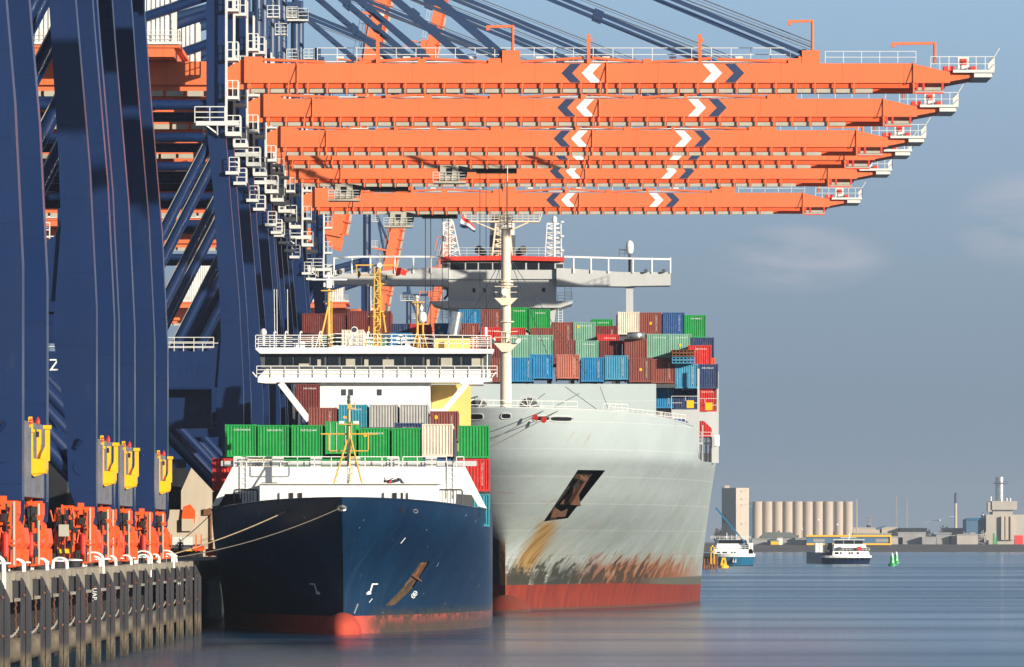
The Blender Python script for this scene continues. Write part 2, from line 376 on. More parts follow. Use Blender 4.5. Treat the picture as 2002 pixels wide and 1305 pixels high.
def hull_big():
    b = NB('pale_green_hull_paint'); x = b.xyz(); z = x[2]; X = x[0]; Y = x[1]
    base = (.415, .470, .470)
    n0 = b.noise((.12, .12, .12), 1, 4)
    c = b.mix(b.rng(n0, .3, .7), sc3(base, .93), sc3(base, 1.04))
    n9 = b.noise((.0, .5, .45), 1.0, 8, .7, loc=(0, 2, 9))
    c = b.mix(b.math('MULTIPLY', b.rng(z, 15.6, 14.6), b.rng(n9, .2, .7, .2, .75)), c, (.27, .305, .295))  # paints in the weaker light below the knuckle, mottled with grime
    # plate seams: faint horizontal and vertical weld lines
    seam = b.math('PINGPONG', z, 1.35)
    c = b.mix(b.rng(seam, .06, .01, 0, .45), c, (.58, .61, .57))
    # long grime streaks running down the plating
    st = b.noise((.0, 1.0, .22), 1.0, 8, .66)
    st2 = b.noise((.1, .22, .24), 1.0, 6, .6, loc=(0, 4, 2))
    low = b.rng(z, 10, 2.5, 0, 1)
    c = b.mix(b.math('MULTIPLY', b.rng(st2, .34, .64), b.rng(z, 14, 5, .05, .75)), c, (.225, .265, .215))
    c = b.mix(b.math('MULTIPLY', b.rng(st, .48, .66), b.math('MULTIPLY', low, .6)), c, (.14, .16, .125))
    c = b.mix(b.math('MULTIPLY', b.rng(b.noise((0, 2.0, .4), 1.0, 7, .7, loc=(0, 11, 3)), .60, .74), b.math('MULTIPLY', low, .6)), c, (.46, .50, .46))
    # rust
    spots = b.noise((.0, 1.6, 1.6), 1.2, 2, .5, loc=(0, 3, 8))
    run = b.noise((.0, 1.3, .30), 1.0, 7, .66, loc=(0, 21, 5))
    rm = b.math('MULTIPLY', b.rng(run, .62, .68), b.rng(z, 14, 3, .35, .95))
    c = b.mix(rm, c, (.33, .12, .035))
    c = b.mix(b.math('MULTIPLY', b.rng(spots, .70, .73), b.rng(z, 16, 6, .3, .9)), c, (.36, .13, .035))
    # ochre run below the hawse pocket, down to the forefoot
    cx = b.math('ADD', b.math('MULTIPLY', b.math('SUBTRACT', z, 3.2), .60), 1.1)
    d = b.math('ABSOLUTE', b.math('SUBTRACT', X, cx))
    wob = b.noise((.0, 3.0, .25), 1.0, 6, .7, loc=(0, 8, 8))
    zone = b.math('MULTIPLY', b.rng(z, 9.6, 8.6), b.rng(z, 2.6, 4.5, .1, 1))
    om = b.math('MULTIPLY', b.rng(b.math('ADD', d, b.rng(wob, .3, .7, -.6, .6)), 1.5, .5), zone)
    c = b.mix(om, c, b.mix(b.rng(wob, .4, .6), (.22, .11, .02), (.36, .25, .11)))
    om2 = b.math('MULTIPLY', b.math('MULTIPLY', b.rng(b.math('SUBTRACT', X, cx), .1, .8), b.rng(b.math('SUBTRACT', X, cx), 5.5, 1.6)), b.math('MULTIPLY', b.rng(z, 8.2, 5.5), b.rng(wob, .50, .64)))
    c = b.mix(b.math('MULTIPLY', om2, .75), c, (.42, .19, .06))
    crisp = b.noise((.0, 4.2, .95), 1.0, 9, .72, loc=(0, 5, 5)); big_ = b.noise((.0, .55, .5), 1.0, 3, .6, loc=(0, 1, 7))
    # black scrape marks and rust heaps above the boot topping
    g = b.noise((.12, .12, .9), 1.3, 8, .68, loc=(5, 1, 2))
    gm = b.math('MULTIPLY', b.rng(g, .42, .50), b.rng(b.math('ADD', z, b.rng(wob, .3, .7, -1.5, 1.5)), 5.0, 3.9))
    right = b.rng(X, 13, 9)
    c = b.mix(b.math('MULTIPLY', b.math('MULTIPLY', gm, right), .75), c, (.03, .03, .026))
    heap = b.math('ABSOLUTE', b.math('SUBTRACT', X, 14.5))
    hm = b.math('MULTIPLY', b.rng(b.math('ADD', z, b.rng(wob, .3, .7, -1.3, 1.3)), 6.0, 4.3), b.rng(heap, 6.5, 2.0))
    c = b.mix(b.math('MULTIPLY', b.math('MULTIPLY', hm, b.rng(crisp, .46, .52)), .8), c, (.27, .09, .03))
    h2 = b.math('MULTIPLY', b.rng(b.math('ADD', z, b.math('ADD', b.rng(crisp, .35, .65, -1.3, 1.3), b.rng(big_, .35, .65, -1.2, 1.2))), 4.8, 4.5), b.rng(heap, 8.5, 4.5))
    c = b.mix(b.math('MULTIPLY', h2, .9), c, b.mix(b.rng(crisp, .4, .6), (.33, .105, .03), (.17, .06, .025)))
    h3 = b.math('MULTIPLY', b.rng(b.math('ADD', z, b.math('ADD', b.rng(crisp, .35, .65, -.9, .9), b.rng(big_, .35, .65, -1.5, 1.5))), 4.1, 3.9), b.rng(X, 19, 15))
    c = b.mix(b.math('MULTIPLY', h3, .85), c, (.03, .03, .022))
    c = b.mix(b.math('MULTIPLY', b.rng(crisp, .645, .66), b.rng(z, 15, 4, .15, .85)), c, (.36, .14, .05))
    # left of the stem: black scrape
    lf = b.math('MULTIPLY', b.rng(X, -.45, -.7), b.rng(b.math('SUBTRACT', b.math('ADD', z, b.rng(wob, .3, .7, -.6, .6)), b.math('MULTIPLY', X, -.9)), 7.0, 6.3))
    c = b.mix(lf, c, (.02, .018, .015))
    # rust edge up the stem
    se = b.math('MULTIPLY', b.rng(b.math('ABSOLUTE', b.math('ADD', X, .25)), .42, .12), b.rng(b.math('ADD', z, b.rng(wob, .3, .7, -.8, .8)), 7.6, 6.2))
    c = b.mix(se, c, b.mix(b.rng(wob, .4, .6), (.30, .10, .03), (.42, .27, .10)))
    # boot topping
    c = b.mix(b.math('MULTIPLY', b.rng(z, 3.15, 3.0), b.rng(X, 14, 17)), c, (.10, .10, .075))
    rd = b.mix(b.rng(st, .4, .7), (.235, .034, .017), (.13, .022, .014))
    c = b.mix(b.rng(b.math('ADD', z, b.rng(X, 12, 22, 0, .5)), 2.64, 2.58), c, rd)
    c = b.mix(b.math('MULTIPLY', b.rng(z, .35, .1), .8), c, (.07, .05, .035))
    hb_ = b.math('ADD', b.math('MULTIPLY', b.noise((.25, .25, .3), 1, 3), 1.0), b.math('MULTIPLY', seam, .02))
    b.bump(hb_, .35, .25)
    return b.fin(c, .55, spec=.3)
M['hull_big'] = hull_big()

def hull_blue():
    b = NB('navy_blue_hull_paint'); x = b.xyz(); z = x[2]; X = x[0]
    n0 = b.noise((.3, .3, .15), 1, 5, .6)
    c = b.mix(b.rng(n0, .3, .7), (.0015, .013, .040), (.003, .025, .066))
    st = b.noise((.0, 1.6, .12), 1.2, 7, .65)
    c = b.mix(b.math('MULTIPLY', b.rng(st, .52, .75), b.rng(z, 9, 2, .15, .5)), c, (.03, .055, .09))
    sp = b.noise((1.2, 1.2, 1.2), 1.5, 2, .5, loc=(2, 2, 2))
    c = b.mix(b.rng(sp, .75, .76, 0, .5), c, (.45, .5, .55))
    c = b.mix(b.rng(b.noise((0, 2, 2), .9, 3, .5, loc=(1, 5, 3)), .72, .76, 0, .7), c, (.16, .06, .03))
    wob = b.noise((.8, .4, .8), 1.5, 7, .7)
    # rust and weed along the boot topping
    zr = b.math('ADD', z, b.rng(wob, .3, .7, -.55, .55))
    c = b.mix(b.math('MULTIPLY', b.rng(zr, 2.05, 1.35), b.math('MULTIPLY', b.rng(X, 1.5, 3.2), b.rng(wob, .38, .5))), c, (.045, .042, .022))
    rd = b.mix(b.rng(wob, .40, .56), (.38, .075, .05), (.085, .042, .025))
    c = b.mix(b.rng(z, 1.36, 1.30), c, b.mix(b.rng(X, 1.2, 2.4), (.52, .08, .045), rd))
    c = b.mix(b.math('MULTIPLY', b.math('MULTIPLY', b.rng(zr, 1.05, .5), b.rng(X, 1.8, 3.4)), .85), c, (.05, .038, .022))
    b.bump(b.noise((.25, .25, .3), 1, 3), .3, .2)
    return b.fin(c, .36)
M['hull_blue'] = hull_blue()

def recess_mat(name, c1, c2):
    b = NB(name); n = b.noise((1, 1, .6), .9, 7, .65)
    return b.fin(b.mix(b.rng(n, .48, .62), c1, c2), .8)
M['hawse'] = recess_mat('hawse_pocket_plating', (.012, .011, .010), (.045, .026, .014))
M['hawse2'] = recess_mat('rusted_hawse_plating', (.05, .035, .022), (.25, .11, .045))

def cmat(name, c, fade=.0, rustiness=.25):
    """corrugated container paint with scuffs and rust, varied per container"""
    b = NB(name); oi = b.n('ShaderNodeObjectInfo')
    v = b.n('ShaderNodeVectorMath'); v.operation = 'SCALE'; v.inputs[3].default_value = 50
    cmb = b.n('ShaderNodeCombineXYZ'); b.l(oi.outputs['Random'], cmb.inputs[0]); b.l(oi.outputs['Random'], cmb.inputs[2]); b.l(cmb.outputs[0], v.inputs[0])
    ad_ = b.n('ShaderNodeVectorMath'); ad_.operation = 'ADD'; b.l(b.tc.outputs['Object'], ad_.inputs[0]); b.l(v.outputs[0], ad_.inputs[1])
    def nz_(s3, sc, det, ro):
        mp_ = b.n('ShaderNodeMapping'); mp_.inputs['Scale'].default_value = s3; b.l(ad_.outputs[0], mp_.inputs[0])
        q = b.n('ShaderNodeTexNoise'); q.inputs['Scale'].default_value = sc; q.inputs['Detail'].default_value = det; q.inputs['Roughness'].default_value = ro
        b.l(mp_.outputs[0], q.inputs[0]); return q.outputs[0]
    n1 = nz_((1, 1, .5), 1.2, 4, .55); n2 = nz_((1.6, 1.6, 1), 2.2, 6, .65)
    x = b.mix(b.rng(n1, .3, .7), sc3(c, .84), sc3(c, 1.08))
    x = b.mix(b.rng(oi.outputs['Random'], 0, 1, 0, .22), x, sc3(c, .65))
    g = (sum(c) / 3 + .12,) * 3
    x = b.mix(b.rng(n2, .50, .75, 0, .25 + fade), x, g)
    x = b.mix(b.rng(n2, .64, .68, 0, rustiness), x, (.14, .05, .025))
    return b.fin(x, .5)
CC = {'green': cmat('container_green', (.006, .285, .052), .0, .12), 'brown': cmat('container_brown', (.235, .062, .045)), 'maroon': cmat('container_maroon', (.16, .028, .024)),
      'blue': cmat('container_blue', (.012, .20, .42), .0, .35), 'navy': cmat('container_navy', (.022, .045, .125), .1), 'red': cmat('container_red', (.55, .022, .016), .0, .15),
      'white': cmat('container_cream_white', (.70, .61, .49), .0, .45), 'grey': cmat('container_grey', (.38, .37, .35)), 'teal': cmat('container_teal', (.03, .26, .34)),
      'palegreen': cmat('container_pale_green', (.18, .385, .28), .05, .35), 'salmon': cmat('container_salmon', (.48, .15, .10)), 'orange': cmat('container_orange', (.62, .12, .05)),
      'ltblue': cmat('container_light_blue', (.05, .28, .44), .1, .4), 'cobalt': cmat('container_cobalt', (.02, .09, .27), .05, .3)}

# ---------------------------------------------------------------- water, far bank, quay
def water():
    b = NB('harbour_water'); P = lambda s3, sc, det, ro=.5, loc=(0, 0, 0): b.noise(s3, sc, det, ro, loc=loc)
    patch = P((.004, .026, 1), 1.0, 4, .6)                 # long wind streaks
    patch2 = P((.0015, .009, 1), 1.0, 3, .5, loc=(3, 9, 0))
    ruff = b.rng(patch, .48, .64); ruff2 = b.rng(patch2, .46, .62)
    rr = b.math('MULTIPLY', b.math('ADD', ruff, b.math('MULTIPLY', ruff2, .8)), .55)
    rip = P((.7, 1.0, 1), 1.0, 6, .62); rip2 = P((.10, .22, 1), 1.0, 3, .5, loc=(4, 4, 0))
    rip3 = P((.16, 1.1, 1), 1.0, 4, .6, loc=(8, 1, 0))
    shel = b.rng(b.xyz()[1], 300, 900, .22, 1.0)      # sheltered, calmer water close by
    h = b.math('ADD', b.math('MULTIPLY', b.math('ADD', rip, rip3), b.math('MULTIPLY', shel, b.math('ADD', b.math('MULTIPLY', rr, 1.5), .22))), b.math('MULTIPLY', rip2, .08))
    bp = b.n('ShaderNodeBump'); bp.inputs['Strength'].default_value = 1; bp.inputs['Distance'].default_value = .55
    b.l(h, bp.inputs['Height']); b.l(bp.outputs[0], b.b.inputs['Normal'])
    b.b.inputs['IOR'].default_value = 1.333
    return b.fin((.012, .055, .110), b.rng(rr, 0, 1, .10, .20))
w = MB().add([(-3000, 150, 0), (9000, 150, 0), (9000, 4480, 0), (-3000, 4480, 0)], [(0, 1, 2, 3)]).build('water', water()); tag(w, kind='structure')
w = MB().box(-3000, 9000, 4560, 16000, 4.2, 5.0).build('far_ground', M['land']); tag(w, kind='structure')
m = MB()
pts = [(-3000, 4450), (1500, 4450), (9000, 4450)]
rows = []
for i in range(61):
    x = -3000 + 200 * i; w_ = random.uniform(-4, 4)
    rows.append([(x, 4446 + w_, -1), (x, 4466 + w_, 1.6), (x, 4488 + w_, 4.4 + random.uniform(-.4, .4)), (x, 4520, 5.0), (x, 4570, 5.02)])
m.grid(rows); tag(m.build('far_bank', M['bank']), kind='structure')

QZ = 5.5; QX = -24.4
quay = MB().box(-400, QX, 180, 2600, 4.3, QZ).build('quay_deck', M['deck']); tag(quay, kind='structure')
cap = MB(); cap.box(QX + .003, QX + .45, 180, 2600, 4.05, QZ - .03)
for i in range(0, 24): cap.box(QX + .45, QX + .58, 262 + 13.9 * i + 5, 262 + 13.9 * i + 6.2, 5.1, QZ + .02)
capo = cap.build('quay_coping', M['concrete']); tag(capo, kind='structure')
wall = MB().box(-400, QX - 3.2, 180, 2600, -3, 4.3).build('quay_wall', M['rubber']); tag(wall, kind='structure')

POSTX = -23.3
def fender_pile():
    root = thing('fender_pile', '', 'fender pile', (POSTX, 0, 0))
    w = .50
    for j, xo in enumerate((-w / 2, .015)):
        m = MB(); ww = w / 2 - .015
        zt0 = 5.22 - (0 if j == 0 else .02); x0 = POSTX + xo
        # sloped head: high on the quay side, falling toward the water
        top = lambda x: 5.25 - max(0, (x - (POSTX - .18))) / .43 * 1.0 * .95
        m.prism([(x0, -2), (x0 + ww, -2), (x0 + ww, top(x0 + ww)), (x0 + ww * .5, top(x0 + ww * .5)), (x0, top(x0))], 0, .55)
        m.build('timber', M['timber'], root)
    b = MB()
    for z in (4.4, 2.6): b.tube((POSTX - .05, -.04, z), (POSTX - .05, 0, z), .07, 8)
    b.build('bolt', M['rust'], root)
    b = MB(); b.box(POSTX - .9, POSTX - .25, .1, .5, 4.25, 5.1); b.build('bracket', M['timber'], root)
    return root
FD0 = 309.0
proto = fender_pile()
ords = ['first', 'second', 'third', 'fourth', 'fifth', 'sixth', 'seventh', 'eighth', 'ninth', 'tenth', 'eleventh', 'twelfth', 'thirteenth', 'fourteenth', 'fifteenth', 'sixteenth', 'seventeenth']
for k_ in range(15):
    o = proto if k_ == 0 else copy_tree(proto)
    o.location = (POSTX, FD0 + 13.9 * k_, 0)
    where = 'at the left edge of the photo' if k_ == 0 else ('last of the row beside the blue bow' if k_ == 14 else f'{ords[k_]} from the left edge of the row')
    tag(o, f'dark timber fender pile with sloped head, {where}', 'fender pile', 'timber fender piles along the quay')
gt = text_mesh('graffiti', 'UAP.', .36, M['wmark'], None, 0, 0, 0, vertical=False)
gt.data.transform(Matrix.Rotation(R(90), 4, 'Y')); gt.location = (POSTX - .2, FD0 + 13.9 * 5 - .012, 4.55 - .2)
pile5 = [o for o in scene.objects if o.name.startswith('fender_pile') and abs(o.location.y - (FD0 + 13.9 * 5)) < .1][0]
gt.parent = pile5; gt.location = gt.location - pile5.location
gt = text_mesh('graffiti', 'H', .3, M['wmark'], None, 0, 0, 0)
pile12 = [o for o in scene.objects if o.name.startswith('fender_pile') and abs(o.location.y - (FD0 + 13.9 * 12)) < .1][0]
gt.parent = pile12; gt.location = (-.15, -.012, 3.9)

# round fenders lying low between the piles, behind them chains
def low_fender():
    root = thing('cylindrical_fender', '', 'fender', (QX - .1, 0, 1.6))
    m = MB(); x = QX + .1
    m.tube((x, 3.2, 1.65), (x, 10.8, 1.65), .62, 14); m.sphere((x, 3.2, 1.65), .62, .5, .62, 14, 6); m.sphere((x, 10.8, 1.65), .62, .5, .62, 14, 6)
    m.build('barrel', M['barrel'], root, smooth=True)
    for yy in (3.6, 10.4):
        c = MB()
        for i in range(7):
            z = 2.3 + i * .27; c.tube((x + .25 - .05 * (i % 2), yy, z), (x + .25 + .05 * (i % 2), yy, z + .3), .055, 6)
        c.build('hanging_chain', M['anchor'], root)
    return root
proto = low_fender()
for k_ in range(14):
    o = proto if k_ == 0 else copy_tree(proto)
    o.location = (QX - .1, FD0 + 13.9 * k_, 1.6)
    tag(o, f'pale weathered round fender behind the timber piles, {"nearest to the left edge" if k_ == 0 else ords[k_] + " along from the left edge"}', 'fender', 'round fenders between the piles')
def chain():
    m = MB()
    for i in range(10):
        t0 = i / 10; sag = lambda t: 3.0 - 1.1 * (1 - (2 * t - 1) ** 2) * .4 - .2 * t
        p = (POSTX - .28, 1 + 12 * t0, sag(t0)); q = (POSTX - .28, 1 + 12 * (t0 + .1), sag(t0 + .1))
        for d in (-.05, .05): m.tube((p[0], p[1], p[2] + d), (q[0], q[1], q[2] - d), .035, 5)
    return m
cm_ = chain()
proto = cm_.build('fender_chain', M['tray'], None, origin=(POSTX - .28, 0, 2.6))
for k_ in range(13):
    o = proto if k_ == 0 else proto.copy()
    if k_: col.objects.link(o)
    o.location = (POSTX - .28, FD0 + 13.9 * k_, 2.6)
    tag(o, f'grey link chain slung behind the timber piles, {ords[k_]} span from the left edge', 'chain', 'chains between the fender piles')

# bollards with pale mushroom caps, and white hoop rails on the coping
def bollard():
    root = thing('bollard', '', 'bollard', (QX - .5, 0, QZ))
    MB().lathe((QX - .5, 0, QZ), [(.44, 0), (.38, .06), (.36, .30), (.40, .36)], 16).build('bollard_post', M['rubber'], root, smooth=True)
    MB().lathe((QX - .5, 0, QZ + .35), [(.40, 0), (.52, .04), (.50, .10), (.25, .15), (.05, .16)], 16).build('bollard_cap', M['wmark'], root, smooth=True)
    return root
proto = bollard()
for k_ in range(13):
    o = proto if k_ == 0 else copy_tree(proto)
    o.location = (QX - .5, 328 + 13.9 * k_, QZ)
    tag(o, f'black mooring bollard with white mushroom cap on the quay edge, {ords[k_]} from the left edge', 'bollard', 'bollards along the quay edge')
def hoop(wide, h):
    m = MB(); pts = []
    for i in range(13):
        t = math.pi * i / 12
        pts.append((-.05 + wide * (1 - math.cos(t)) / 2 - .6, 0, h * math.sin(t) * .5 + h * .5 if 0 < i < 12 else 0))
    m.path(pts, .055, 6)
    m.path([(p[0] - .0, p[1] + 1.3, p[2]) for p in pts], .055, 6)
    m.tube((pts[-1][0] , 0, 0), (pts[-1][0] , 0, -.9), .05, 6)
    m.tube((pts[-1][0] , 1.3, 0), (pts[-1][0] , 1.3, -.9), .05, 6)
    return m.mesh('hoop_rail')
hm = [hoop(1.15, .85), hoop(.8, .6)]
for me in hm: me.materials.append(M['wmark'])
for k_, (yy, big) in enumerate([(309, 0), (316, 0), (334, 1), (351, 1), (367, 1), (394, 0), (397, 1), (413, 1), (430, 1), (448, 0), (451, 1), (465, 1), (478, 0), (483, 1), (489, 1)]):
    o = bpy.data.objects.new('hoop_rail', hm[big]); col.objects.link(o); o.location = (QX + .02, yy, QZ)
    tag(o, f'{"small" if big else "large"} white bent pipe ladder hoop on the quay coping, {ords[k_]} from the left edge', 'hoop rail', 'white hoop rails on the coping')

# ---------------------------------------------------------------- ship-to-shore crane
LX = -26.2
def crane(nm='container_crane', up=0.0, trolley=None, hoist=True, boomlen=70.0, full=True):
    O = (LX, 0, QZ)
    root = thing(nm, '', 'crane', (LX, 0, QZ))
    def B(m, name, mt, par=root, **kw):
        return m.build(name, M[mt], par, **kw)
    Rt = [(-24.5, 9.1), (-24.5, 21), (-24.9, 29.3), (-25.75, 39.4), (-26.2, 45.7), (-26.2, 62)]
    Lf = [(-28.0, 62), (-27.95, 45.7), (-27.35, 39.8), (-26.75, 30), (-26.6, 26), (-27.1, 19.5), (-26.3, 14), (-26.15, 10.2), (-25.7, 9.1)]
    for y0 in (0, 18):
        m = MB().prism(Rt + Lf, y0, y0 + 1.7)
        lg = B(m, 'leg', 'blue')
        s = MB()
        s.lathe((0, 0, 0), [(.46, 0), (.46, .05), (.34, .05)], 20)
        s.v = [(v[0] - 25.4, y0 - v[2], v[1] + 11.45) for v in s.v]
        s.box(-25.75, -25.35, y0 - .03, y0, 9.45, 9.6)
        s.tube((-25.7, y0 - .05, 12.6), (-25.35, y0 - .25, 13.1), .16, 8)
        B(s, 'inspection_cover', 'blue', lg)
    for y0 in (0, 18):
        B(MB().box(-57.6, -55.9, y0, y0 + 1.7, 9.1, 54), 'leg', 'blue')
    # sill beam between the two waterside legs
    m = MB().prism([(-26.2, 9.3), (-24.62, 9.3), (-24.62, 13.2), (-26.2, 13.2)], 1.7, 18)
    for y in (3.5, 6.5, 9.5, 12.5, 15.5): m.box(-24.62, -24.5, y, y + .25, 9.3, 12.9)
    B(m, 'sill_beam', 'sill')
    # portal beams across
    for y0 in (.25, 18.25):
        p = B(MB().prism([(-55.9, 21.4), (-27.0, 21.4), (-26.7, 20.2), (-26.55, 26.2), (-27.0, 25.3), (-27.8, 24.8), (-55.9, 24.8)], y0, y0 + 1.2), 'portal_beam', 'blue')
        B(MB().rail([(-55, y0 + .1, 24.8), (-27.3, y0 + .1, 24.8)], 1.3, 1.9, .045), 'handrail', 'galv', p)
    B(MB().box(-46, -44.5, 1.5, 18.2, 17.2, 20.4).box(-54, -27.6, 3, 3.6, 17.6, 21.3).box(-54, -27.6, 15, 15.6, 18.4, 21.3), 'cross_girder', 'blue')
    for y in (.8, 18.8):
        B(MB().tube((-27.4, y, 45.2), (-38.2, y, 23.9), .55, 12), 'brace', 'blue', smooth=True)
        B(MB().tube((-36.6, y, 22.3), (-25.9, y, 10.9), .52, 12), 'brace', 'blue', smooth=True)
        B(MB().tube((-27.6, y, 47.9), (-56, y, 47.9), .5, 12), 'brace', 'blue', smooth=True)
        B(MB().tube((-27.6, y, 58.2), (-56, y, 48.6), .5, 12), 'brace', 'blue', smooth=True)
    if full:
        m = MB()
        for y in (-.15, 17.85):
            m.tube((-28.3, y, 44.2), (-38.9, y, 23.9), .035, 5)
        B(m, 'brace_highlight', 'tray')  # thin pale bars drawing the highlight line along the upper braces
    for y in (.85, 18.85):
        B(MB().tube((-27.05, y, 61.9), (-27.05, y, 76.2), .58, 14).tube((-27.6, y, 61.6), (-56, y, 54), .5, 10), 'mast_tube', 'bluestay', smooth=True)
    B(MB().box(-28.6, -26.3, .1, 19.7, 75.2, 76.4).tube((-27, 1, 76.4), (-27, 1, 78), .5, 8).tube((-27, 18.5, 76.4), (-27, 18.5, 78), .5, 8), 'mast_head', 'bluestay')
    m = MB().box(-29.2, -25.4, -.6, 1.4, 73.9, 74.1); m.rail([(-29.2, -.6, 74.1), (-25.4, -.6, 74.1), (-25.4, 1.4, 74.1)], 1.4, 1.2, .05)
    B(m, 'mast_platform', 'galv')
    for z in (69, 64): B(MB().box(-25.9, -24.6, -.6, .9, z, z + .15).rail([(-25.9, -.6, z), (-24.6, -.6, z), (-24.6, .9, z)], 1.3, .6, .05), 'mast_platform', 'galv')
    # girder running back over the land, and the machinery house on it
    m = MB()
    for y0 in (5.5, 12.9): m.box(-82, -26.3, y0, y0 + 1.3, 50.1, 52.3).box(-82, -26.3, y0 + .5, y0 + .9, 49.55, 50.1)
    for x in (-78, -68, -58, -48, -38, -30): m.box(x, x + .9, 6.8, 12.9, 50.6, 52.0)
    g = B(m, 'girder', 'orange')
    m = MB()
    x = -80
    while x < -27: m.box(x, x + 1.6, 5.3, 5.7, 49.0, 49.5); x += 1.92
    B(m, 'cable_tray', 'tray', g)
    m = MB().box(-64, -31.6, 1.2, 18, 53.6, 60.6).box(-60, -40, 2.2, 17, 60.6, 62.2)
    x = -63.8
    while x < -31.7: m.box(x, x + .16, 1.08, 1.2, 53.7, 60.5); x += .42
    mh = B(m, 'machinery_house', 'shed')
    B(MB().box(-66, -30.5, .0, 19.4, 53.2, 53.6).box(-66, -31, .2, 19, 52.35, 53.2), 'house_floor', 'orange', mh)
    B(MB().rail([(-65, .0, 53.6), (-30.5, .0, 53.6), (-30.5, 3, 53.6)], 1.2, 1.6, .04).box(-66, -30.3, -.25, 0, 53.5, 53.75), 'handrail', 'galv', mh)
    m = MB()
    for x in (-36.2, -44): m.box(x, x + .6, 1.02, 1.07, 56, 57.2)
    B(m, 'window', 'glass2', mh)
    # stair platforms stepping up the outer side of the waterside legs
    for y0, off in ((0, 0), (18, 1.7)):
        if not full and y0: continue
        L = MB()
        def plat(fn):
            q_ = MB(); fn(q_); B(q_, 'stair_platform', 'galv')
        for z in (56.8 + off * .6, 52.2, 48.6 + off * .3):
            plat(lambda m: m.box(-26.1, -24.95, y0 - .9, y0 + 1.9, z - .28, z).rail([(-25.95, y0 - .9, z), (-25.0, y0 - .9, z), (-25.0, y0 + 1.9, z)], 1.45, .5, .055, 2))
        plat(lambda m: m.box(-28.9, -24.9, y0 - 1.0, y0 - .1, 45.9, 46.1).box(-28.9, -24.9, y0 - 1.03, y0 - 1.0, 45.85, 46.25).rail([(-29.0, y0 - 1.0, 46.1), (-26.2, y0 - 1.0, 46.1)], 1.5, 1.3, .06)
             .bar((-28, y0 - .9, 45.9), (-26.9, y0 - .4, 45.1), .12, .12).bar((-26.9, y0 - .9, 45.9), (-26.9, y0 - .4, 45.0), .12, .12))
        plat(lambda m: m.box(-26.15, -24.75, y0 - .6, y0 + 2.2, 44.9, 45.3).rail([(-26.1, y0 - .6, 45.3), (-24.8, y0 - .6, 45.3), (-24.8, y0 + 2.2, 45.3)], 1.5, .6, .055))
        plat(lambda m: m.box(-26.15, -25.0, y0 - .6, y0 + 2.2, 41.3, 41.6).rail([(-25.8, y0 - .6, 41.6), (-24.95, y0 - .6, 41.6), (-24.95, y0 + 2.2, 41.6)], 1.3, .6, .05))
        L.ladder(-26.12, -26.0, y0 - .95, 45, 61.5, .075, 1.6)
        B(L, 'ladder', 'galv')
    # boom
    bm = MB()
    for y0 in (5.5, 12.9):
        x1 = -24.64 + (boomlen - 3.4); x2 = x1 - 3.6
        bm.prism([(-24.64, 50.1), (x1, 50.1), (x1, 51.3), (x2, 52.26), (-22.9, 52.26), (-22.95, 52.9), (-24.64, 52.9)], y0, y0 + 1.3)
        bm.prism([(-26.35, 50.0), (-24.64, 50.0), (-24.64, 52.8), (-26.0, 52.0), (-26.35, 51.0)], y0 + .35, y0 + .95)
    bm.prism([(x1 + .003, 50.3), (x1 + 3.0, 50.95), (x1 + 3.0, 51.15), (x1 + .003, 51.2)], 6.2, 13.4)
    for x in (-18, -6, 6, 18, 30): 
        if x < x1: bm.box(x, x + .9, 6.8, 12.9, 50.5, 51.9)
    boom = B(bm, 'boom', 'orange')
    q_ = MB()
    for y0 in (5.5, 12.9): q_.box(-24.0, x1 - 3, y0 + .22, y0 + .95, 49.55, 50.097)
    for r_ in q_.each('rail_beam', M['orange_rail'], boom): pass
    yf = 5.5
    m = MB(); d = MB()
    x = -24.2
    while x < x1 - 8.3:
        m.box(x, x + .13, yf - .22, yf - .08, 48.9, 50.15); m.box(x, x + .10, yf - .22, yf + .1, 48.86, 48.94); x += 1.84
    B(m, 'tray_hanger', 'orange', boom); m = MB(); q_ = MB()
    for xx in (-19.7, 9.5, x2 + .1):
        if xx > x1: continue
        q_ = MB().box(xx, xx + .14, yf - .12, yf - .003, 48.9, 52.45); q_.tube((xx + .05, yf - .05, 52.2), (xx + .05, yf - .7, 50.2), .04, 6).tube((xx + .05, yf - .7, 50.2), (xx + .05, yf, 50.2), .04, 6); B(q_, 'boom_stiffener', 'orange', boom)
    for xx in (-12.2, 7.7, 18.2):
        if xx > x2: continue
        q_ = MB().box(xx, xx + .32, yf - .05, yf + .4, 52.2, 55.0); q_.box(xx + .05, xx + .5, yf + .0, yf + .3, 54.3, 54.6); B(q_, 'boom_upright', 'orange', boom)
    for a_, b_ in (((-22.9, 52.65), (-17, 52.4)), ((-14.2, 52.35), (-8, 52.75)), ((-7.8, 52.75), (-1.5, 52.4)), ((1, 52.4), (7.4, 52.8)), ((8.2, 52.8), (13.2, 52.42)), ((13.6, 52.38), (19.5, 52.75)), ((20, 52.7), (27, 52.4))):
        if b_[0] < x2: m.tube((a_[0], yf + .5, a_[1]), (b_[0], yf + .5, b_[1]), .15, 8)
    for xx in (-7.9, 7.8, 0.9, 13.4): 
        if xx < x2: m.box(xx - .4, xx + .4, yf + .3, yf + .8, 52.2, 52.7)
    m.each('top_pipe', M['orange'], boom)
    m = MB(); x = -24.0; i = 0
    while x < x1 - 8.4:
        m.box(x, x + 1.62, yf + .1, yf + .5, 49.02, 49.46); x += 1.84
    B(m, 'cable_tray', 'tray', boom)
    m = MB().box(-17.8, min(27.0, x2), 8.2, 9.2, 52.55, 52.66)
    m.rail([(-17.8, 8.2, 52.66), (min(27.0, x2), 8.2, 52.66)], 1.25, 1.9, .045, 2)
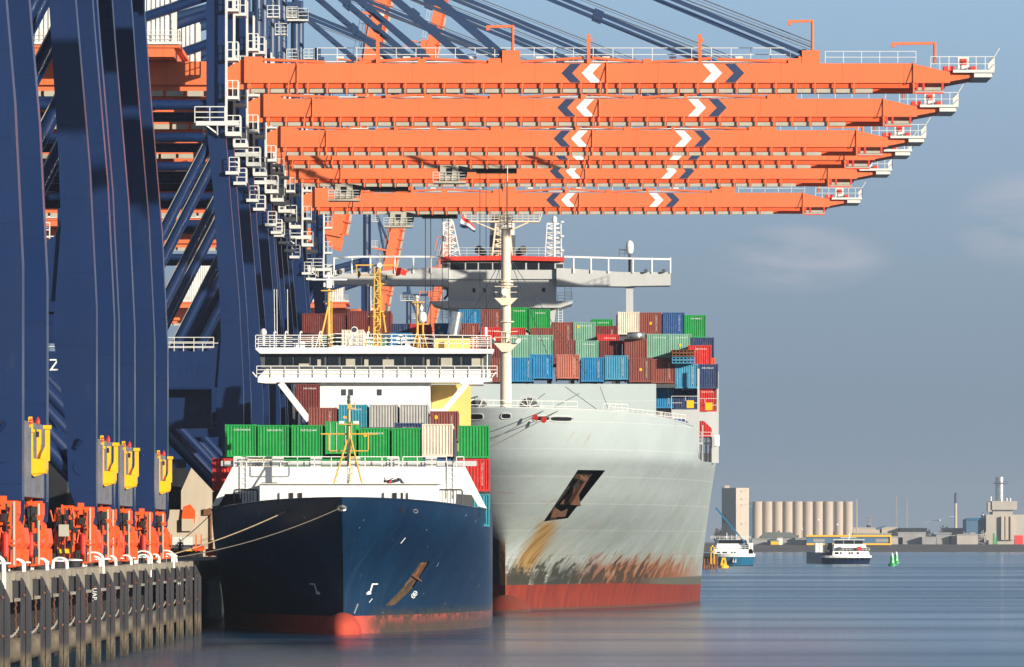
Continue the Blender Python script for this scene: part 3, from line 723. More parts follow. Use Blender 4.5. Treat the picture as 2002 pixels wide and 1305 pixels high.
    m.rail([(30.2, yf + .2, 52.3), (x2 + .4, yf + .2, 52.3)] if x2 > 31 else [(x2 - 3, yf + .2, 52.3), (x2, yf + .2, 52.3)], 1.1, 1.9, .04, 2)
    x = -16
    while x < min(26, x2): m.box(x, x + .7, 8.0, 8.2, 52.9, 53.1); x += 6.3
    B(m, 'walkway_railing', 'galv', boom)
    # end platform
    m = MB().box(x1 + .3, x1 + 4.2, 5.6, 13.6, 51.25, 51.55).box(x1 + 2.3, x1 + 4.0, 5.8, 13.4, 50.75, 51.25)
    m.rail([(x1 - 1.8, 5.7, 51.55), (x1 + 4.2, 5.7, 51.55), (x1 + 4.2, 13.4, 51.55)], 1.35, .9, .045, 2)
    m.tube((x1 + 4.2, 5.7, 52.9), (x1 + 4.7, 5.7, 53.7), .05, 5)
    m.box(x1 + .9, x1 + 1.9, 7, 9, 51.55, 53.0)
    B(m, 'end_platform', 'galv', boom)
    B(MB().box(x1 - .5, x1 + .5, 6.2, 8, 51.4, 52.0).box(x1 + 2.0, x1 + 2.6, 6.2, 8, 51.55, 52.0).box(x1 + 1.1, x1 + 1.7, 6.9, 7, 52.2, 52.8), 'winch', 'redband', boom)
    m = MB().box(x1 - 3.2, x1 - .7, yf - .1, yf + 1.3, 49.25, 49.6).box(x1 - 3.3, x1 - .6, yf, yf + 1.2, 49.05, 49.25)
    B(m, 'end_bumper', 'tray', boom)
    m = MB()
    for xx in (x1 - 3.2, x1 - 2.6, x1 - .8): m.box(xx, xx + .2, yf - .16, yf - .1, 49.3, 50.1)
    m.box(x1 - 3.3, x1 - .6, yf - .05, yf + .2, 48.9, 49.05)
    B(m, 'bumper_hanger', 'redband', boom)
    # chevrons
    def chev(x, s, mt):
        wd = 1.0; dx = .85
        zb, zt, zm = 50.14, 52.22, 51.18
        if s < 0: P = [(x + dx, zb), (x, zm), (x + dx, zt), (x + dx + wd, zt), (x + wd, zm), (x + dx + wd, zb)]
        else: P = [(x, zb), (x + dx, zm), (x, zt), (x + wd, zt), (x + wd + dx, zm), (x + wd, zb)]
        v = [(a_, yf - .015, b_) for a_, b_ in P]
        q = MB().add(v, [(0, 1, 4, 5), (1, 2, 3, 4)])
        B(q, 'chevron_marking', mt, boom)
    if boomlen > 60:
        chev(5.3, -1, 'navy'); chev(7.2, -1, 'wmark'); chev(18.6, 1, 'wmark'); chev(20.7, 1, 'navy')
    # stay lugs and small davits
    m = MB()
    for xx in (-.3, 28.0):
        if xx > x2: continue
        for y0 in (5.5, 12.9):
            B(MB().box(xx, xx + 1.7, y0 + .1, y0 + 1.2, 52.2, 53.5).box(xx - 1.3, xx - .1, y0 + .2, y0 + 1.1, 52.2, 52.75), 'stay_lug', 'orange', boom)
    for x0, w_, h in ((.7, -2.5, 55.9), (29.0, -2.3, 56.4), (x1 - 1.4, -4.1, 54.3)):
        if x0 > x1: continue
        m = MB(); m.tube((x0, yf + .6, 52.3), (x0, yf + .6, h), .14, 8); m.bar((x0, yf + .6, h - .1), (x0 + w_, yf + .6, h - .15), .22, .24); m.box(x0 + w_, x0 + w_ + .3, yf + .4, yf + .8, h - .5, h - .1); B(m, 'davit', 'orange', boom)
    def remap(o_):
        for v_ in o_.data.vertices:
            z_ = v_.co.z + QZ
            v_.co.z = (52.12 - (52.26 - z_) * .855 if z_ < 52.26 else z_ - .14) - QZ
        for ch_ in o_.children: remap(ch_)
    remap(boom)
    if up:
        pv = Vector((-24.6, 0, 51.2)) - Vector(O)
        boom.matrix_local = Matrix.Translation(pv) @ Matrix.Rotation(-R(up), 4, 'Y') @ Matrix.Translation(-pv)
        m = MB()
        for y in (6.2, 13.5):
            m.tube((-27, y, 75.9), (-21.6, y, 62), .22, 8); m.tube((-26.6, y, 75.9), (-17.6, y, 76), .22, 8); m.tube((-26, y, 75.6), (-22.6, y, 58), .2, 8)
        B(m, 'folded_stay', 'bluestay', smooth=True)
    else:
        for y in (6.1, 13.5):
            for tgt, zb in (((28.2), 53.1), ((-.2), 53.1)):
                if tgt > x2: continue
                p = Vector((-26.9, y, 75.9)); q = Vector((tgt, y, zb)); m = MB().bar(p, q, .18, .40)
                for t in (.33, .66): c_ = p.lerp(q, t); m.bar(c_ - (q - p).normalized() * .5, c_ + (q - p).normalized() * .5, .3, .75)
                e = q - (q - p).normalized() * .2; m.tube((q.x, y - .25, q.z), (q.x, y + .25, q.z), .42, 12)
                B(m, 'forestay', 'bluestay')
        m = MB()
        for y in (8.2, 8.8, 11.6):
            m.tube((-26.8, y, 75.0), (29.2, y, 53.8), .04, 4); m.tube((-26.8, y, 76.1), (29.2, y, 54.3), .035, 4)
        B(m, 'hoist_rope', 'greydk')
        m = MB().tube((-26.9, 6, 75.9), (-21.0, 6, 53), .0, 4) if False else MB()
        B(MB().bar((-27, 6.1, 75.8), (-60, 6.1, 53.5), .3, .5).bar((-27, 13.5, 75.8), (-60, 13.5, 53.5), .3, .5), 'backstay', 'bluestay')
    # bogies under each waterside corner
    for yc in (1.0, 18.6):
        m = MB()
        m.box(-26.6, -24.7, yc - .9, yc + 1.0, 8.4, 9.15)
        m.prism([(-26.5, 8.4), (-24.8, 8.4), (-25.0, 7.6), (-26.3, 7.6)], yc - 4, yc + 4)
        for s in (-1, 1):
            y = yc + s * 3.1
            m.prism([(-26.7, 7.7), (-24.6, 7.7), (-24.5, 6.9), (-24.9, 6.2), (-26.4, 6.2), (-26.8, 6.9)], y - 1.7, y + 1.7)
            for t in (-1, 1): m.box(-26.75, -24.55, y + t * 1.1 - .5, y + t * 1.1 + .5, 5.75, 6.6)
        yf_ = yc - 5.2
        m.box(-26.7, -26.45, yf_, yf_ + 3, 6.0, 8.9).box(-24.9, -24.7, yf_ + .3, yf_ + 3, 5.7, 8.7).box(-25.95, -25.5, yf_ - .2, yf_ + .3, 5.7, 8.3)
        m.prism([(-25.3, 5.7), (-24.9, 5.7), (-24.55, 8.8), (-24.75, 8.8)], yf_ - .1, yf_ + .1).prism([(-26.5, 6.0), (-26.1, 6.0), (-25.9, 8.2), (-26.2, 8.2)], yf_ - .25, yf_)
        m.prism([(-24.65, 7.0), (-24.2, 7.35), (-24.25, 7.9), (-24.6, 8.1)], yf_ + .2, yf_ + 1.0)
        m.box(-27.9, -26.7, yf_ + .6, yf_ + 1.4, 5.65, 6.3).box(-27.6, -27.2, yf_ + .5, yf_ + 1.1, 6.3, 7.1)
        random.seed(int(yc * 10))
        for i in range(60):
            x = random.uniform(-26.9, -24.7); z = random.uniform(5.7, 8.9); y = yf_ + random.uniform(-.3, .6)
            w_ = random.uniform(.08, .4); h = random.uniform(.08, .5); m.box(x, x + w_, y, y + .4, z, z + h)
        for i in range(12):
            x = random.uniform(-26.8, -24.8); z = random.uniform(6, 8.6); m.tube((x, yf_ - .35, z), (x + random.uniform(-.5, .5), yf_ - .3, z + random.uniform(-.8, .8)), .045, 5)
        bg = B(m, 'bogie', 'orange2')
        m = MB()
        for s in (-1, 1):
            for t in (-1.1, 1.1):
                y = yc + s * 3.1 + t; B(MB().tube((-25.95, y, 5.95), (-25.35, y, 5.95), .42, 14), 'wheel', 'rubber', bg)
        for i in range(5): m.tube((-26.6 + i * .45, yf_ - .38, 5.8), (-26.6 + i * .45 + .05, yf_ - .38, 6.5 + .3 * (i % 3)), .05, 5)
        m.box(-26.35, -26.15, yf_ - .3, yf_ - .2, 7.9, 8.6).box(-25.9, -25.6, yf_ - .32, yf_ - .2, 8.0, 8.3).tube((-24.95, yf_ - .3, 5.8), (-24.95, yf_ - .3, 8.9), .05, 6).box(-26.8, -25.0, yf_ + .4, yf_ + .6, 8.35, 8.6)
        for i in range(26):  # black boxes stand in for the shaded gaps in the bogie
            x = random.uniform(-26.9, -24.7); z = random.uniform(5.7, 8.7); w_ = random.uniform(.06, .3); h = random.uniform(.1, .45)
            m.box(x, x + w_, yf_ - .5 + random.random() * .5, yf_ + .1, z, z + h)
        for i in range(5):
            x = random.uniform(-26.7, -24.9); m.path([(x, yf_ - .5, 9.0), (x + .1, yf_ - .55, 7.6), (x - .1, yf_ - .5, 6.6), (x + .05, yf_ - .5, 5.8)], .035, 4)
        B(m, 'bogie_fitting_and_shade', 'rubber', bg)
        B(MB().box(-26.4, -25.8, yf_ - .75, yf_ - .70, 7.3, 8.0).box(-26.2, -26.1, yf_ - .7, yf_ - .2, 7.6, 7.7).tube((-24.6, yf_ - .1, 5.8), (-24.6, yf_ - .1, 9.0), .07, 6), 'sign_plate', 'tray', bg)
        B(MB().box(-26.5, -25.7, yf_ - .46, yf_ - .2, 6.3, 6.55), 'buffer', 'yellow', bg)
        B(MB().lathe((-25.0, yf_ - .35, 6.15), [(.02, 0), (.16, .12), (.16, 1.2), (.02, 1.35)], 10), 'cable_sheave', 'red', bg)
        # blue teeth hanging from the sill over the bogies
        m = MB()
        for x in (-26.3, -25.5, -24.75): m.prism([(x - .14, 9.1), (x + .14, 9.1), (x + .1, 8.1), (x, 7.9), (x - .1, 8.1)], yc + 2.2, yc + 2.6)
        B(m, 'bogie_bracket', 'blue')
    # yellow mooring-line arm carried on the water side of the sill
    m = MB(); y = 7.0
    m.box(-24.6, -24.3, y - .4, y + .4, 12.6, 14.6)
    for (x0, x1_, z0, z1, yy) in ((-24.45, -24.2, 11.4, 15.3, y), (-24.02, -23.78, 11.2, 14.4, y + 1), (-23.62, -23.34, 11.2, 14.6, y + 2.2)):
        m.box(x0, x1_, yy, yy + .5, z0, z1)
    m.prism([(-24.75, 11.6), (-24.3, 11.2), (-24.3, 12.4), (-24.45, 12.7), (-24.75, 12.3)], y - .2, y + .1)
    m.prism([(-24.35, 9.8), (-23.5, 9.85), (-23.42, 10.3), (-23.42, 11.3), (-24.4, 11.4), (-24.52, 10.7)], y - .1, y + 2.4)
    m.prism([(-24.35, 9.9), (-23.3, 10.2), (-23.6, 9.75), (-24.1, 9.5)], y, y + .6)
    m.prism([(-23.8, 11.4), (-23.4, 11.3), (-23.4, 13.0), (-23.7, 11.9)], y + .8, y + 1.2)
    m.box(-23.72, -23.25, y + 2.1, y + 2.8, 14.5, 14.9).box(-24.55, -24.1, y - .1, y + .6, 14.1, 14.4)
    for z in (14.9, 15.2, 14.6): m.tube((-25.0, y - .1, z), (-24.2, y - .1, z), .05, 5)
    for x in (-24.4, -24.3): m.tube((x, y, 15.2), (x, y, 15.7), .09, 6)
    ar = B(m, 'mooring_arm', 'yellow')
    m = MB()
    for q in range(2): m.lathe((-24.3 + .4 * q, y + .4 * q, 14.9 + .0 * q), [(.05, 0), (.13, .1), (.13, .5), (.07, .55), (.1, .6), (.02, .8)], 10)
    B(m, 'warning_lamp', 'redband', ar)
    B(MB().box(-24.05, -23.85, y + .7, y + .78, 13.6, 14.2).bar((-24.7, y - .1, 13.5), (-24.5, y - .1, 14.7), .04, .05).bar((-24.85, y - .1, 13.4), (-24.6, y - .1, 14.7), .04, .05), 'control_box', 'black', ar)
    for o_ in list(root.children):
        if o_.name.startswith('mooring_arm'):
            for q_ in [o_] + list(o_.children):
                for v_ in q_.data.vertices:
                    v_.co.z = (10.35 - QZ) + (v_.co.z - (9.5 - QZ)) * .50; v_.co.x = (-24.80 - LX) + (v_.co.x - (-24.6 - LX)) * .84
    if trolley is not None:
        tx = trolley
        zb0 = 28.0
        t = B(MB().box(tx + .2, tx + 6.8, 6.9, 12.8, 49.3, 50.0).box(tx + 4.6, tx + 9.2, 6.9, 8.5, 48.9, 49.5).box(tx + 1, tx + 2, 6.9, 12.8, 48.8, 49.3), 'trolley', 'black')
        cb = B(MB().box(tx + .5, tx + 2.6, 4.7, 7.0, 47.95, 49.6).box(tx - .3, tx + 3.4, 4.5, 7.2, 47.6, 47.85), 'operator_cab', 'tray', t)
        B(MB().rail([(tx - .3, 4.5, 47.85), (tx + 3.4, 4.5, 47.85), (tx + 3.4, 7, 47.85)], 1.0, .7, .04), 'cab_railing', 'galv', cb)
        B(MB().prism([(tx + 2.6, 48.0), (tx + 3.5, 48.35), (tx + 3.7, 49.4), (tx + 2.6, 49.6)], 4.75, 6.9).box(tx + 1.2, tx + 1.9, 4.66, 4.7, 48.5, 49.3), 'cab_window', 'glass', cb)
        m = MB(); zb = zb0
        for x in (tx + 5.0, tx + 5.7, tx + 7.2, tx + 8.0):
            for y in (7.6, 11.4): m.tube((x, y, zb), (x, y, 49.2), .035, 4)
        if hoist: B(m, 'hoist_cable', 'black', t)
        if hoist: B(MB().box(tx + 5.3, tx + 7.7, 3.5, 15.5, zb0 - .7, zb0 - .2).box(tx + 5.6, tx + 7.4, 7, 12, zb0 - .2, zb0 + .4), 'spreader', 'yellow', t)
    return root
def put(c, D, s, lab, nm=None):
    c.location = (LX, D, QZ); c.scale = (s, s, s)
    tag(c, lab, 'crane', 'ship-to-shore container cranes along the quay')
c0 = crane()
put(c0, 622, 1, 'blue crane with the topmost and longest looking of the level orange booms')
def trim(c):
    for ch in list(c.children):
        if ch.name.startswith(('stair_platform', 'ladder', 'mast_', 'forestay', 'backstay', 'hoist_rope', 'cross_girder')): bpy.data.objects.remove(ch)
cA = copy_tree(c0); trim(cA); put(cA, 337, 1, 'nearest blue crane, leg at the left edge of the photo carrying a white plate')
for D, lab in ((398, 'blue crane with broad leg and round cover, second leg from the left edge'),
               (421, 'blue crane close behind the second one, its yellow arm third from the left'),
               (464, 'blue crane with the fourth yellow arm, just left of the beige house'),
               (672, 'blue crane with the second highest level orange boom'),
               (724, 'blue crane with the third highest level orange boom'),
               ):
    c = copy_tree(c0); put(c, D, 1, lab)
    if D < 600: trim(c)
    if D == 421:
        for ch in list(c.children):
            pass
c4 = crane(trolley=-7.9); put(c4, 749, 1, 'blue crane with the fourth level boom, operator cab under the middle of it')
c5 = crane(trolley=-20.8, hoist=False); put(c5, 788, 1, 'blue crane with the fifth level boom, its operator cab close to the hinge')
c6 = crane(trolley=-15.4); put(c6, 855, 1, 'blue crane with the lowest level boom, just above the grey ship bridge')
c7 = crane(up=79, full=False); put(c7, 956, 1, 'blue crane with raised orange boom, nearest of the three raised ones')
c8 = crane(up=79, full=False); put(c8, 1290, 1, 'blue crane farther off with tall raised orange boom behind the grey bridge wing')
c9 = crane(up=78, full=False, boomlen=46); put(c9, 1850, 1, 'farthest crane, its short raised orange boom ending beside the grey bridge')
# white plate and lettering carried by single cranes
MB().box(-26.0 - .3, -26.0 + .28, 336.93, 336.99, 12.75, 13.35).build('blank_sign', M['wmark'], cA)
lg = [o for o in c0.children if o.name.startswith('portal_beam')]
text_mesh('beam_lettering', 'Z', 1.55, M['wmark'], lg[0], -42.7, 622.2, 23.0)
text_mesh('beam_lettering', '1', .8, M['wmark'], lg[0], -41.65, 622.2, 22.5)

# ---------------------------------------------------------------- hull builder
class Hull:
    def __init__(s, cx, HB, stem, Lf, pf, qf, ztop, yend, zmin=-1.5):
        s.cx, s.HB, s.stem, s.Lf, s.pf, s.qf, s.ztop, s.yend, s.zmin = cx, HB, stem, Lf, pf, qf, ztop, yend, zmin
    def half_u(s, u, z):
        return s.HB * (1 - (1 - u) ** s.pf(z)) ** s.qf(z)
    def point(s, u, z, side=1):
        return (s.cx + side * s.half_u(u, z), s.stem(z) + s.Lf(z) * u, z)
    def y_at(s, x, z):
        t = abs(x - s.cx); lo, hi = 0.0, 1.0
        for _ in range(34):
            m = (lo + hi) / 2
            if s.half_u(m, z) < t: lo = m
            else: hi = m
        return s.stem(z) + s.Lf(z) * (lo + hi) / 2
    def mesh(s, nu=44, nz=30):
        m = MB(); us = [(i / nu) ** 1.7 for i in range(nu + 1)]
        def ring(u, z):
            return s.point(u, z)
        for side in (1, -1):
            rows = []
            for u in us:
                zt = s.ztop(u); row = []
                for j in range(nz + 1):
                    v = j / nz; z = s.zmin + (zt - s.zmin) * v
                    p = s.point(u, z, side); row.append(p)
                rows.append(row)
            zt = s.ztop(1.0); rows.append([(s.cx + side * s.HB, s.yend, s.zmin + (zt - s.zmin) * j / nz) for j in range(nz + 1)])
            if side == 1: rows = rows[::-1]
            m.grid(rows)
        n = len(m.v) // 2; R_ = m.v[:n][::-1]; k_ = nz + 1
        # deck cap, keel cap and transom close the volume
        top = [m.v[i * k_ + nz] for i in range(len(us) + 1)][::-1]
        bot = [m.v[i * k_] for i in range(len(us) + 1)][::-1]
        for i in range(len(top) - 1):
            a_, b_ = top[i], top[i + 1]; mir = lambda p: (2 * s.cx - p[0], p[1], p[2])
            m.add([a_, b_, mir(b_), mir(a_)], [(0, 1, 2, 3)])
            a_, b_ = bot[i], bot[i + 1]
            m.add([a_, b_, mir(b_), mir(a_)], [(3, 2, 1, 0)])
        last = [m.v[j] for j in range(k_)]
        m.add(last + [(2 * s.cx - p[0], p[1], p[2]) for p in last], [tuple(range(k_)) + tuple(range(2 * k_ - 1, k_ - 1, -1))])
        return m
    def patch(s, quad, off=.03, n=10):
        """a thin plate laid on the plating; quad = 4 (x,z) corners"""
        rows = []
        for j in range(n + 1):
            v = j / n; row = []
            for i in range(n + 1):
                u = i / n
                x = (quad[0][0] * (1 - u) + quad[1][0] * u) * (1 - v) + (quad[3][0] * (1 - u) + quad[2][0] * u) * v
                z = (quad[0][1] * (1 - u) + quad[1][1] * u) * (1 - v) + (quad[3][1] * (1 - u) + quad[2][1] * u) * v
                row.append((x, s.y_at(x, z) - off, z))
            rows.append(row)
        return MB().grid(rows)
def weld(me, d=.002):
    bm = bmesh.new(); bm.from_mesh(me); bmesh.ops.remove_doubles(bm, verts=bm.verts, dist=d)
    bmesh.ops.recalc_face_normals(bm, faces=bm.faces); bm.to_mesh(me); bm.free()
def cut(o, cutter_mb, mt):
    me = cutter_mb.mesh('cutter'); weld(me); me.materials.append(mt)
    c = bpy.data.objects.new('cutter', me); col.objects.link(c)
    c.location = (0, 0, 0)
    md = o.modifiers.new('cut', 'BOOLEAN'); md.operation = 'DIFFERENCE'; md.object = c; md.solver = 'EXACT'
    md.material_mode = 'TRANSFER'
    bpy.context.view_layer.update()
    new = bpy.data.meshes.new_from_object(o.evaluated_get(bpy.context.evaluated_depsgraph_get()))
    o.modifiers.clear(); o.data = new; bpy.data.objects.remove(c)
def lp(a_, b_, t): t = max(0, min(1, t)); return a_ + (b_ - a_) * t
def sm(t): t = max(0, min(1, t)); return t * t * (3 - 2 * t)

# ---------------------------------------------------------------- big grey-green container ship
BD = 669
BS = thing('container_ship', 'large pale green container ship with rust streaks, red boot topping and cream foremast', 'container ship', (0, BD, 0))
def bz(u):
    # high forecastle bulwark, then the step down to the main deck
    if u < .595: return 20.15 - 1.15 * (u / .595) ** 1.5
    if u < .665: return lp(19.0, 15.5, (u - .595) / .07)
    return 15.45
big = Hull(0, 22.8, lambda z: 669 - 12 * sm((z - 3) / 19) - .12 * z, lambda z: lp(114, 62, max(0, min(1, z / 15.5)) ** 1.25), lambda z: lp(1.95, 1.49, sm(z / 13)), lambda z: lp(.95, .50, sm((z - 1) / 11)), bz, 960)
hb = big.mesh(60, 40)
hull = hb.build('hull', M['hull_big'], BS, smooth=False); weld(hull.data)
AP = [(7.25, 14.15), (10.05, 14.15), (6.3, 9.35), (3.85, 9.0)]
cut_m = MB(); nA = 4
yb = {i: big.y_at(*p) for i, p in enumerate(AP)}
vs = [(p[0], yb[i] - 3, p[1]) for i, p in enumerate(AP)] + [(p[0], yb[i] + 2.6, p[1]) for i, p in enumerate(AP)]
cut_m.add(vs, [(0, 1, 2, 3), (7, 6, 5, 4)] + [(i, i + 4, (i + 1) % 4 + 4, (i + 1) % 4) for i in range(4)])
cut(hull, cut_m, M['hawse'])
for p in hull.data.polygons: p.use_smooth = True
hull.data.set_sharp_from_angle(angle=R(30))
# anchor housed in the pocket
def hp(x, z, dy=1.0): return Vector((x, big.y_at(x, z) + dy, z))
m = MB()
m.bar(hp(8.15, 13.5, .9), hp(6.6, 10.9, .55), .42, .42)
m.prism([(5.5, 10.75), (7.6, 10.6), (7.35, 11.9), (6.8, 12.4), (6.2, 11.6)], yb[3] + 1.2, yb[3] + 2.4)
m.tube(hp(7.9, 13.2, .7), hp(7.3, 13.5, .7), .28, 10)
m.prism([(4.55, 9.4), (6.05, 9.5), (6.3, 10.3), (5.6, 10.0), (5.0, 10.4)], yb[3] + .7, yb[3] + 1.5)
m.build('anchor', M['anchor'], BS)
# bulb just breaking the surface
MB().sphere((0, 664.5, -2.4), 3.3, 8.0, 4.05, 28, 18).build('bulbous_bow', M['hull_big'], BS, smooth=True)
# belt of thin raised welds and the knuckle line aft of the step
m = MB()
rows = []
for x0, x1, z in ((7.3, 20.6, 15.42),):
    pass
fl = MB()
for (px_, py_, w_) in ((1000, 806, .42),):
    X, Z = A(px_, py_, 658)
# mooring ports in the bulwark
ports = [((-3.4, 19.55), .72), ((-.1, 19.5), .48)]
m = MB(); frames = MB()
def port(xc, zc, hw, hh, n=18):
    pts = [(xc + hw * math.copysign(abs(math.cos(t)) ** .6, math.cos(t)), zc + hh * math.copysign(abs(math.sin(t)) ** .6, math.sin(t))) for t in [2 * math.pi * i / n for i in range(n)]]
    v = [(x, big.y_at(x, z) - .035, z) for x, z in pts]; c = (xc, big.y_at(xc, zc) - .04, zc)
    m.add(v + [c], [(i, (i + 1) % n, n) for i in range(n)])
    o = [((x - xc) * 1.16 + xc, (z - zc) * 1.25 + zc) for x, z in pts]
    for i in range(n):
        a_, b_ = o[i], o[(i + 1) % n]; frames.tube((a_[0], big.y_at(*a_) - .02, a_[1]), (b_[0], big.y_at(*b_) - .02, b_[1]), .07, 5)
port(.05, 19.35, .42, .22); port(-2.9, 19.3, .62, .24)
port(3.55, 19.15, .75, .20); port(5.55, 19.12, 1.05, .20); 
m.build('mooring_port', M['black'], BS); frames.build('mooring_port_rim', M['grey'], BS)
# white painted bulb mark and dark draught marks low on the bow
# forecastle: breakwater, deck, winches, railings
dk = [(big.half_u(u_, 18) * .97, big.stem(18) + 62 * u_ + .3) for u_ in [i / 24 * .6 for i in range(1, 25)]]
MB().zprism([(x_, y_) for x_, y_ in dk] + [(-x_, y_) for x_, y_ in dk[::-1]], 17.9, 18.6).build('forecastle_deck', M['grey'], BS)
m = MB().box(-16.5, 15.65, 690, 690.35, 18.6, 23.35)
for x in range(-15, 16, 3): m.box(x, x + .12, 690.35, 692.2, 18.6, 22)
m.build('breakwater', M['hull_big'], BS)
m = MB()
for i in range(60):
    t0, t1 = i / 60, (i + 1) / 60
    for sd in (1, -1):
        a_ = big.point(t0 * .59, 19.0, sd); b_ = big.point(t1 * .59, 19.0, sd)
        m.tube((a_[0], a_[1] - .02, bz(t0 * .59) + .02), (b_[0], b_[1] - .02, bz(t1 * .59) + .02), .10, 6)
m.build('bulwark_rail', M['grey'], BS)
def ring_xy(cx, cz, r, y, w, n=20):
    q = MB()
    for i in range(n):
        t0 = 2 * math.pi * i / n; t1 = 2 * math.pi * (i + 1) / n
        q.bar((cx + r * math.cos(t0), y, cz + r * math.sin(t0)), (cx + r * math.cos(t1), y, cz + r * math.sin(t1)), w, .14)
    return q
for cx, cz, r in ((2.35, 20.5, 1.15), (-2.75, 20.3, 1.25)):
    w = MB()
    for yy in (668, 669.1): 
        rr = ring_xy(cx, cz, r, yy, .16); w.add(rr.v, rr.f)
        for i in range(4):
            t = math.pi * i / 4 + .3; w.bar((cx - r * math.cos(t), yy, cz - r * math.sin(t)), (cx + r * math.cos(t), yy, cz + r * math.sin(t)), .1, .12)
    w.box(cx - .9, cx + 1.0, 667.6, 669.6, 18.6, 19.6)
    wo = w.build('windlass', M['grey'], BS)
    q = MB(); q.tube((cx, 668.1, cz), (cx, 669, cz), r * .82, 18); q.build('winch_drum', M['greydk'], wo)
    MB().tube((cx - 1.1, 667.4, 19.85), (cx - 1.1, 667.8, 19.85), .32, 14).build('warping_head', M['red'], wo)
m = MB()
for x in (3.2, 4.2, 5.0, 5.6, 6.4, 7.0): m.prism([(x, 18.6), (x + .55, 18.6), (x + .45, 20.5 - (x - 3) * .06), (x + .1, 20.55 - (x - 3) * .07)], 668, 669.4)
m.box(3, 7.6, 668.4, 669.2, 18.6, 19.5); m.tube((3.2, 668.2, 20.6), (5.2, 668.6, 20.1), .12, 8)
m.build('chain_stopper', M['grey'], BS)
m = MB().rail([(-3.6, 661.5, 20.1), (7.2, 665.3, 20.0)], 1.0, 1.3, .03, 2).rail([(10.4, 672, 19.5), (15.6, 683, 19.2), (18.7, 691, 19.0)], 1.15, 1.2, .04, 3)
m.rail([(9.9, 671, 18.9), (12.4, 674, 18.9)], 2.0, .9, .04, 3)
m.build('bow_railing', M['galv'], BS)
m = MB().box(10.3, 12.9, 671.5, 673, 18.9, 19.55).box(17.2, 18.2, 688, 689, 19, 19.5)
for i in range(6): m.tube((10.5 + i * .42, 671.6, 19.2), (10.5 + i * .42, 671.6, 19.8), .14, 8)
m.build('roller_fairlead', M['black'], BS)
# foremast
fm = MB().tube((.05, 664.5, 18.5), (.05, 664.5, 25.6), .58, 18, .55).tube((.05, 664.5, 25.6), (.05, 664.5, 38.2), .5, 18, .46)
fmo = fm.build('foremast', M['cream'], BS, smooth=True)
m = MB()
for z, w_, h_ in ((31.3, 1.1, .45), (26.8, 1.15, .55)):
    m.prism([(-w_, z), (w_ + .1, z), (.45, z - h_ * 1.6), (-.35, z - h_ * 1.6)], 663.6, 665.4)
    m.rail([(-w_, 663.6, z), (w_ + .1, 663.6, z), (w_ + .1, 665.4, z)], 1.15, .75, .045, 2).rail([(-w_, 665.4, z), (-w_, 663.6, z)], 1.15, .9, .045, 2)
m.tube((.05, 664.5, 32.6), (.05, 664.5, 32.75), .75, 14).tube((.05, 664.5, 32.9), (.05, 664.5, 33.05), .75, 14).tube((.05, 664.5, 28.9), (.05, 664.5, 29.0), .8, 14)
m.rail([(-.5, 663.9, 38.3), (.65, 663.9, 38.3)], 1.3, .4, .05, 4).box(-.6, .7, 663.8, 665.2, 38.2, 38.35)
m.tube((.2, 664.5, 38), (.2, 664.5, 44.5), .05, 5)
m.build('mast_platform', M['cream'], fmo)
m = MB().tube((0, 663.2, 31.9), (0, 663.5, 31.9), .40, 14, .2).tube((-1.3, 663.2, 27.0), (-1.1, 663.5, 27.2), .3, 10, .15).tube((1.3, 663.2, 27.0), (1.15, 663.5, 27.2), .3, 10, .15)
m.build('floodlight', M['galv'], fmo)
m = MB()
for a_, b_ in (((-.2, 664.5, 35.5), (-6.8, 676, 24)), ((.3, 664.5, 35.5), (8.4, 676, 23.8)), ((-.2, 664.5, 35.5), (-4.2, 676, 23.5)), ((.3, 664.5, 35.5), (5.3, 676, 23.5)), ((6.2, 688, 23), (9.9, 676, 20)), ((9.8, 688, 23), (10.6, 674, 20))):
    m.tube(a_, b_, .03, 4)
m.build('stay_wire', M['greydk'], BS)
# open framework at the ship's side aft of the forecastle
m = MB()
x0, x1 = 18.35, 20.1
yS = 712
for xa, xb, yy in ((17.5, 20.45, 700.5), (19.9, 22.85, 712)):
    zt = 20.9
    m.box(xb - .75, xb, yy, yy + .8, 15.4, zt); m.box(xa, xb + .003, yy - .003, yy + .8, zt - 1.0, zt)
    m.prism([(xb - .75, zt - 1.0), (xb - 1.6, zt - 1.0), (xb - .75, zt - 1.8)], yy + .003, yy + .79)
    m.box(xb - .22, xb, yy, yy + .3, zt, zt + 4.3); m.box(xa, xb - .8, yy, yy + .8, 17.4, 17.6)
    m.rail([(xa, yy, zt), (xb, yy, zt)], 1.4, 1.4, .045, 2).rail([(xa, yy, 17.6), (xb - .8, yy, 17.6)], 1.1, 1.0, .045, 3)
m.box(22.3, 22.6, 711, 711.3, 15.4, 18.2).box(19.0, 19.2, 709, 709.2, 15.4, 19.8).box(21.0, 21.1, 709, 709.2, 15.4, 19.4).box(20.4, 20.55, 709, 709.2, 15.4, 19.2)
for i in range(5): m.box(20.6 + i * .42, 20.75 + i * .42, 713.0, 713.2, 15.4, 17.3)
m.build('lashing_frame', M['grey'], BS)
MB().box(22.35, 22.9, 710.8, 711.3, 17.2, 18.4).build('side_light_box', M['wmark'], BS)
m = MB()
for x, z, y in ((19.0, 21.0, 700.0), (21.3, 21.0, 711.4)): m.box(x + .1, x + .85, y, y + .5, z + .05, z + .85)
m.each('yellow_drum', M['yellow'], BS)
MB().box(-22.4, 22.4, 722, 880, 15.3, 16.6).box(-19.5, 19.5, 703, 722, 15.3, 16.6).box(-20, 20, 716, 884, 16.6, 18.4).build('hatch_cover', M['greydk'], BS)
m = MB()
